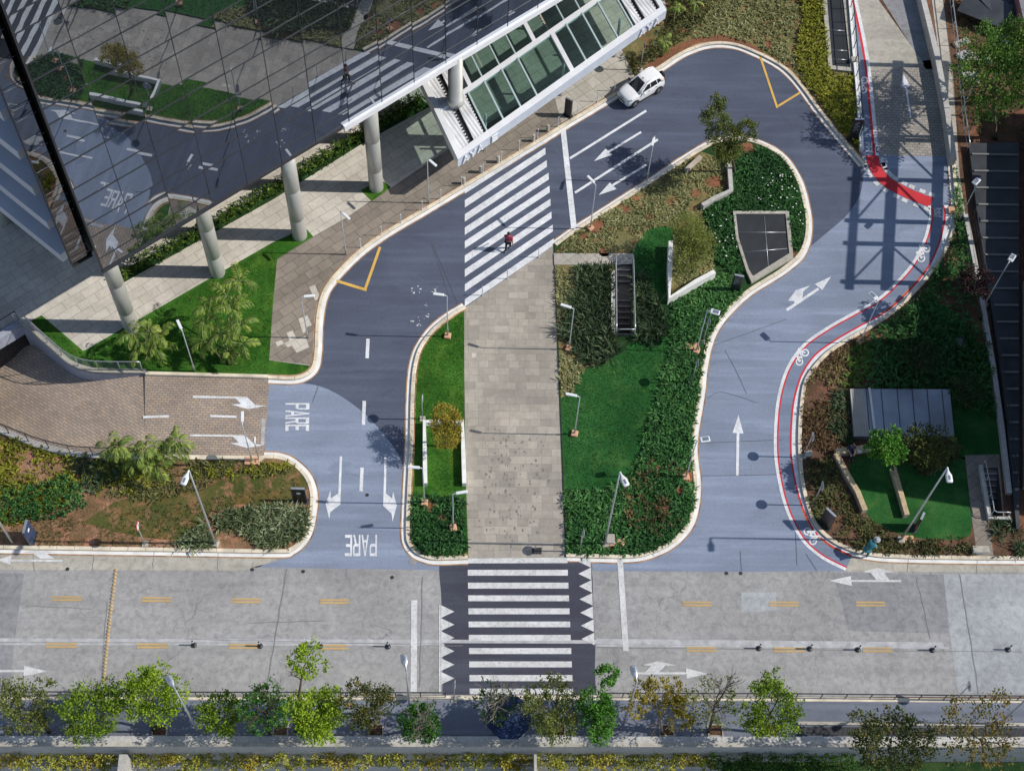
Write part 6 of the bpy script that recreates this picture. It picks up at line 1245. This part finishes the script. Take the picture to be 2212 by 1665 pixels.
strt('thin sparse dark street tree beside the blue parasol', (1068, 1580), (1066, 1520), 4.2, 1.3, 420, .17, 'lf_dark', tb=.55, bare=3, bark='bark_pale')
strt('large dull green street tree below the zebra stripes, right of the blue parasol', (1190, 1580), (1192, 1525), 4.2, 2.0, 2300, .16, 'lf_olive', tb=.5)
strt('tall upright vivid green street tree at the right edge of the zebra', (1290, 1580), (1292, 1535), 4.4, 1.45, 2300, .17, 'lf_green', tb=.66, lobes=[(0, -.5, -.2, .6, .8), (-.15, .25, .1, .62, .8), (.3, 1.1, .5, .45, .8), (.2, -.1, .0, .5, .8)])
strt('golden olive street tree with an open grey middle', (1430, 1582), (1425, 1530), 4.0, 1.8, 1700, .16, 'lf_gold', tb=.36, bark='bark_pale', lobes=[(math.cos(a)*.68, math.sin(a)*.62, .1, .38, .8) for a in [-.6, .1, .8, 1.6, 2.3, 3.1]]+[(0, .1, .1, .3, .6)])
strt('sparse nearly bare street tree, grey twigs with a few leaves', (1530, 1580), (1545, 1515), 4.6, 1.7, 480, .16, 'lf_olive', tb=.5, bare=4)
strt('yellow green street tree at the start of the louvred strip', (1650, 1582), (1668, 1528), 4.2, 1.85, 2500, .17, 'lf_bright', tb=.34)
strt('large dark green tree with orange tinged leaves at the lower right', (1925, 1640), (1920, 1605), 4.6, 2.4, 2200, .20, 'lf_rust', tb=.28)
strt('sparse tall tree with reddish leaves in the lower right corner', (2125, 1650), (2112, 1585), 6.0, 2.3, 1000, .20, 'lf_rust', tb=.62)
tree('dark green conifer like tree over the kerb at the top of the central bed', (1588, 372), (1565, 293), 4.2, 1.95, 3600, .16, 'lf_olive', lobes=[(-.3, .55, .2, .48, .8), (0, 0, 0, .55, .8), (.7, .15, .1, .42, .8), (.1, -.45, -.2, .5, .8), (-.2, .95, .5, .3, .9)], name='garden_tree', tb=.42)
tree('round dull olive bush tree inside the white angled planter wall', (1500, 590), (1490, 530), 2.6, 1.9, 5600, .12, 'lf_olive', name='garden_tree', tb=.86, lobes=[(-.05, -.4, -.1, .55, .9), (-.1, .45, .25, .62, .9), (.3, .1, 0, .6, .9), (0, 0, .2, .5, .9)])
tree('golden leaved tree inside the three sided white planter', (962, 965), (963, 918), 2.9, 1.25, 3000, .12, 'lf_gold', name='garden_tree', tb=.5, lobes=[(0, -.5, -.2, .62, .9), (-.05, .5, .1, .62, .9), (.25, 0, .1, .5, .9), (-.25, .05, 0, .5, .9)])
tree('bright green round tree lit beside the cream seat walls, right garden', (1930, 1020), (1918, 966), 3.6, 1.3, 1900, .19, 'lf_green', name='garden_tree', tb=.72)
tree('dark plum leaved tree beside the shed roof on the right', (2120, 690), (2105, 605), 4.2, 1.25, 1100, .17, 'lf_plum', name='garden_tree')
tree('large loose green tree over the debris yard in the upper right', (2150, 300), (2150, 165), 6.2, 3.3, 3800, .22, 'lf_mid', name='garden_tree', tb=.55, trunk_r=.14)
tree('loose green tree at the right picture edge above the debris yard', (2230, 210), (2205, 100), 6.0, 2.3, 1900, .22, 'lf_mid', name='garden_tree', tb=.6, trunk_r=.12)
tree('small dark bush tree in the shaded planting above the grey seam roof', (1985, 800), (1990, 775), 1.8, 1.2, 900, .16, 'lf_dark', name='garden_tree', tb=.5)
tree('dark shaded tree standing between grey seam roof and lower right lawn', (2000, 1000), (2000, 965), 3.0, 1.6, 1500, .16, 'lf_olive', name='garden_tree', tb=.25)
tree('shaded bush tree between the planting and the cream kerb wall', (2085, 880), (2090, 845), 2.4, 1.3, 900, .16, 'lf_dark', name='garden_tree', tb=.6)
# yellow shrubs along the planter trough
xs = 12; kk = 0
YL = [(20, 1632), (62, 1628), (108, 1634), (150, 1638), (192, 1632), (228, 1636), (290, 1624), (330, 1636), (368, 1630), (405, 1638), (455, 1632), (505, 1630), (540, 1640), (590, 1632), (640, 1636), (690, 1632), (730, 1640), (775, 1634), (830, 1632), (880, 1634), (930, 1640), (985, 1630), (1030, 1636), (1080, 1632), (1105, 1642), (1180, 1636), (1215, 1630), (1262, 1640), (1300, 1634), (1345, 1638), (1392, 1634), (1440, 1640), (1480, 1632), (1520, 1636)]
YLAB = ['yellow green shrub in the dark planter below the parapet, left stretch', 'golden yellow shrub in the dark planter below the parapet, middle stretch', 'yellow shrub in the dark planter below the parapet, right of the thin divider']
for k, p in enumerate(YL):
    tree(YLAB[0 if p[0] < 260 else 1 if p[0] < 1157 else 2], p, (p[0]+random.uniform(-6, 6), p[1]-6), -1.35, random.uniform(.85, 1.25), 400, .19, 'lf_yellow' if k % 4 else 'lf_gold', 'shrub', 'planter_shrub', 'yellow planter shrubs, '+('left' if p[0] < 260 else 'middle' if p[0] < 1157 else 'right')+' stretch', trunk_r=.02, twig=1, z0=-2.6, tb=.66)
for p, l_ in [((1575, 1645), 'first'), ((1650, 1650), ''), ((1730, 1655), ''), ((1810, 1655), '')]:
    tree('dark green bush in the bed below the parapet at the lower right', p, (p[0], p[1]-6), -1.3, 1.25, 700, .16, 'lf_mid', 'shrub', 'planter_shrub', 'dark bushes below the parapet', trunk_r=.03, twig=1, z0=-2.6, tb=.3)
b = MB(); b.fill([(U(1560, 1643, -2.3).x, yb-3.5), (60, yb-3.5), (60, yb), (U(1560, 1643, -2.3).x, yb)], [], -2.6); struct('planter_soil', b, M['bed_green'])
# ---------------------------------------------------------------- palms
def palm(lab, base, stems, group=None, name='palm', fl=1.5, nf=8, z0=ZI):
    b_ = U(*base, z0); r_ = thing(name, lab, 'palm', b_, group=group)
    for px, h in stems:
        t_ = U(*px, h)-b_; g = MB(); r0 = Vector((t_.x*.25+random.uniform(-.08, .08), t_.y*.25, 0)); g.tube([tuple(r0), (t_.x*.6, t_.y*.6, (h-z0)*.5), (t_.x, t_.y, h-z0)], [.06, .045, .04], 7); st = g.build('stem', M['stem_green'], r_)
        P = []; D = []; L = []; T = []; gr = MB()
        for f in range(nf):
            a = f*6.283/nf+random.uniform(-.35, .35); el = random.uniform(.15, 1.2); ln = fl*random.uniform(.6, 1.2); p = Vector((t_.x, t_.y, h-z0)); d = Vector((math.cos(a)*math.cos(el), math.sin(a)*math.cos(el), math.sin(el))); pts = [p.copy()]; tt = random.gauss(.5, .16)
            ns = 13
            for s in range(ns):
                p = p+d*(ln/ns); d = (d+Vector((0, 0, -random.uniform(.08, .2)))).normalized(); pts.append(p.copy())
                if s > 1:
                    sd_ = d.cross(Vector((0, 0, 1))).normalized(); l_ = ln*.34*math.sin(.45+2.3*s/ns)
                    for q in (-1, 1): P.append(tuple(p)); D.append(tuple((sd_*q*.82+d*.62+Vector((0, 0, -.22))).normalized())); L.append(l_*random.uniform(.85, 1.1)); T.append(tt+random.gauss(0, .1))
            gr.tube(pts, [.02]*len(pts), 4, cap=False)
        leafmesh('fronds', np.array(P), np.array(D), np.array(L), .075, np.array(T), M['palm_leaf'], st, droop=.3, roll=1.1); gr.build('frond_ribs', M['stem_green'], st)
    return r_
palm('tall clump of arching palms on the bright lawn beside the last slim lamp', (495, 790), [((490, 640), 4.2), ((520, 610), 4.4), ((455, 660), 3.4), ((440, 700), 3.0), ((485, 720), 2.8), ((520, 700), 3.4), ((450, 740), 2.2), ((525, 745), 2.2), ((500, 668), 3.9), ((492, 762), 1.3)], fl=1.2, nf=7)
palm('shaded low palm clump at the foot of the lowest tower column', (320, 765), [((288, 722), 2.6), ((322, 716), 2.4), ((345, 725), 2.0), ((300, 750), 1.4), ((335, 752), 1.2)], fl=1.2, nf=7)
palm('small yellow palm beside the ramp railing, left of the pair', (262, 1000), [((238, 970), 2.4), ((268, 975), 2.2), ((255, 962), 2.7)], fl=1.05, nf=7)
palm('feathery palm at the brick entry kerb, between two other palms', (325, 1022), [((318, 968), 2.9), ((302, 992), 2.0), ((335, 1005), 1.8), ((345, 975), 2.4)], fl=1.2, nf=8)
palm('single yellow green palm leaning over the brick turn arrow', (410, 1003), [((385, 955), 3.2), ((372, 965), 2.8)], fl=1.15, nf=8)
for k, (b_, t_) in enumerate([((1495, 50), (1502, 8)), ((1452, 60), (1460, 18)), ((1433, 122), (1434, 92))]):
    palm(['slender young palm in the scrub beside the canopy end, rightmost of three', 'slender young palm in the scrub beside the canopy end, middle of three', 'slender young palm on the red soil, lowest of three beside the canopy'][k], b_, [(t_, 1.8)], fl=.75, nf=7)
# debris yard: rubble blocks and sheets
for k, (p, s, l_) in enumerate([((2085, 122), (1.1, .8), 'pale broken slab in the debris yard, upper left'), ((2122, 128), (1.3, .7), 'pale slab leaning beside others under the yard sheet'), ((2092, 165), (1.0, .6), 'brownish slab under the large loose tree'), ((2076, 95), (1.2, .5), 'flat tan slab beside the white railing'), ((2180, 90), (1.4, .9), 'tan slab beside the dark tilted sheet'), ((2105, 178), (.6, .5), 'small grey block in the middle of the debris yard')]):
    b_ = thing('rubble_slab', l_, 'slab', U(*p, ZI), random.uniform(-.6, .6)); g = MB(); g.rbox((0, 0, .11), (s[0], s[1], .2), .04); g.build('block', M['bench_stone'] if k % 2 else M['concrete_wall'], b_); g = MB(); g.rbox((.1, -.1, .25), (s[0]*.5, s[1]*.5, .1), .03); g.build('chip', M['concrete_dark'], b_)
for p, rz_, s, l_ in [((2120, 40), -.5, (3.4, 2.2), 'dark tilted roofing sheet lying over the debris yard'), ((2160, 30), .6, (2.6, 3.0), 'second dark sheet beside the pink post in the upper right corner')]:
    b_ = thing('roofing_sheet', l_, 'sheet', U(*p, ZI), rz_); g = MB(); g.box((0, 0, 1.0), (s[0], s[1], .06), M=Matrix.Rotation(.12, 3, 'X')); g.build('sheet', M['slate'], b_); g = MB()
    for i in (-1, 1):
        for j in (-1, 1): g.tube([(i*s[0]*.42, j*s[1]*.42, 0), (i*s[0]*.42, j*s[1]*.42, 1.0+j*.12)], .05, 6)
    g.build('support', M['steel_dark'], b_)
b_ = thing('pink_post', 'faded pink boundary post beam in the upper right corner', 'post', U(2195, 60, ZI)); g = MB(); g.box((0, 0, .9), (.4, 4.2, 1.8)); g.build('beam', plain('faded pink paint', (.36, .16, .17), .8), b_); g = MB(); g.box((0, 0, 1.83), (.5, 4.3, .06)); g.build('cap', M['concrete_dark'], b_)

# planting pits of the street trees
for k, x in enumerate([158, 345, 606, 690, 812, 925, 1205, 1300, 1440, 1545, 1668]):
    b_ = U(x, 1577, .11); g = MB(); q_ = [(b_.x-.42, b_.y-.35), (b_.x+.42, b_.y-.35), (b_.x+.42, b_.y+.35), (b_.x-.42, b_.y+.35)]; i_ = [(b_.x-.34, b_.y-.27), (b_.x+.34, b_.y-.27), (b_.x+.34, b_.y+.27), (b_.x-.34, b_.y+.27)]
    g.prism(q_, .1, .17, holes=[i_]); struct('tree_pit_kerb', g, M['concrete_tan']); g = MB(); g.fill(i_, [], .118); struct('tree_pit_soil', g, M['soil_dark'])
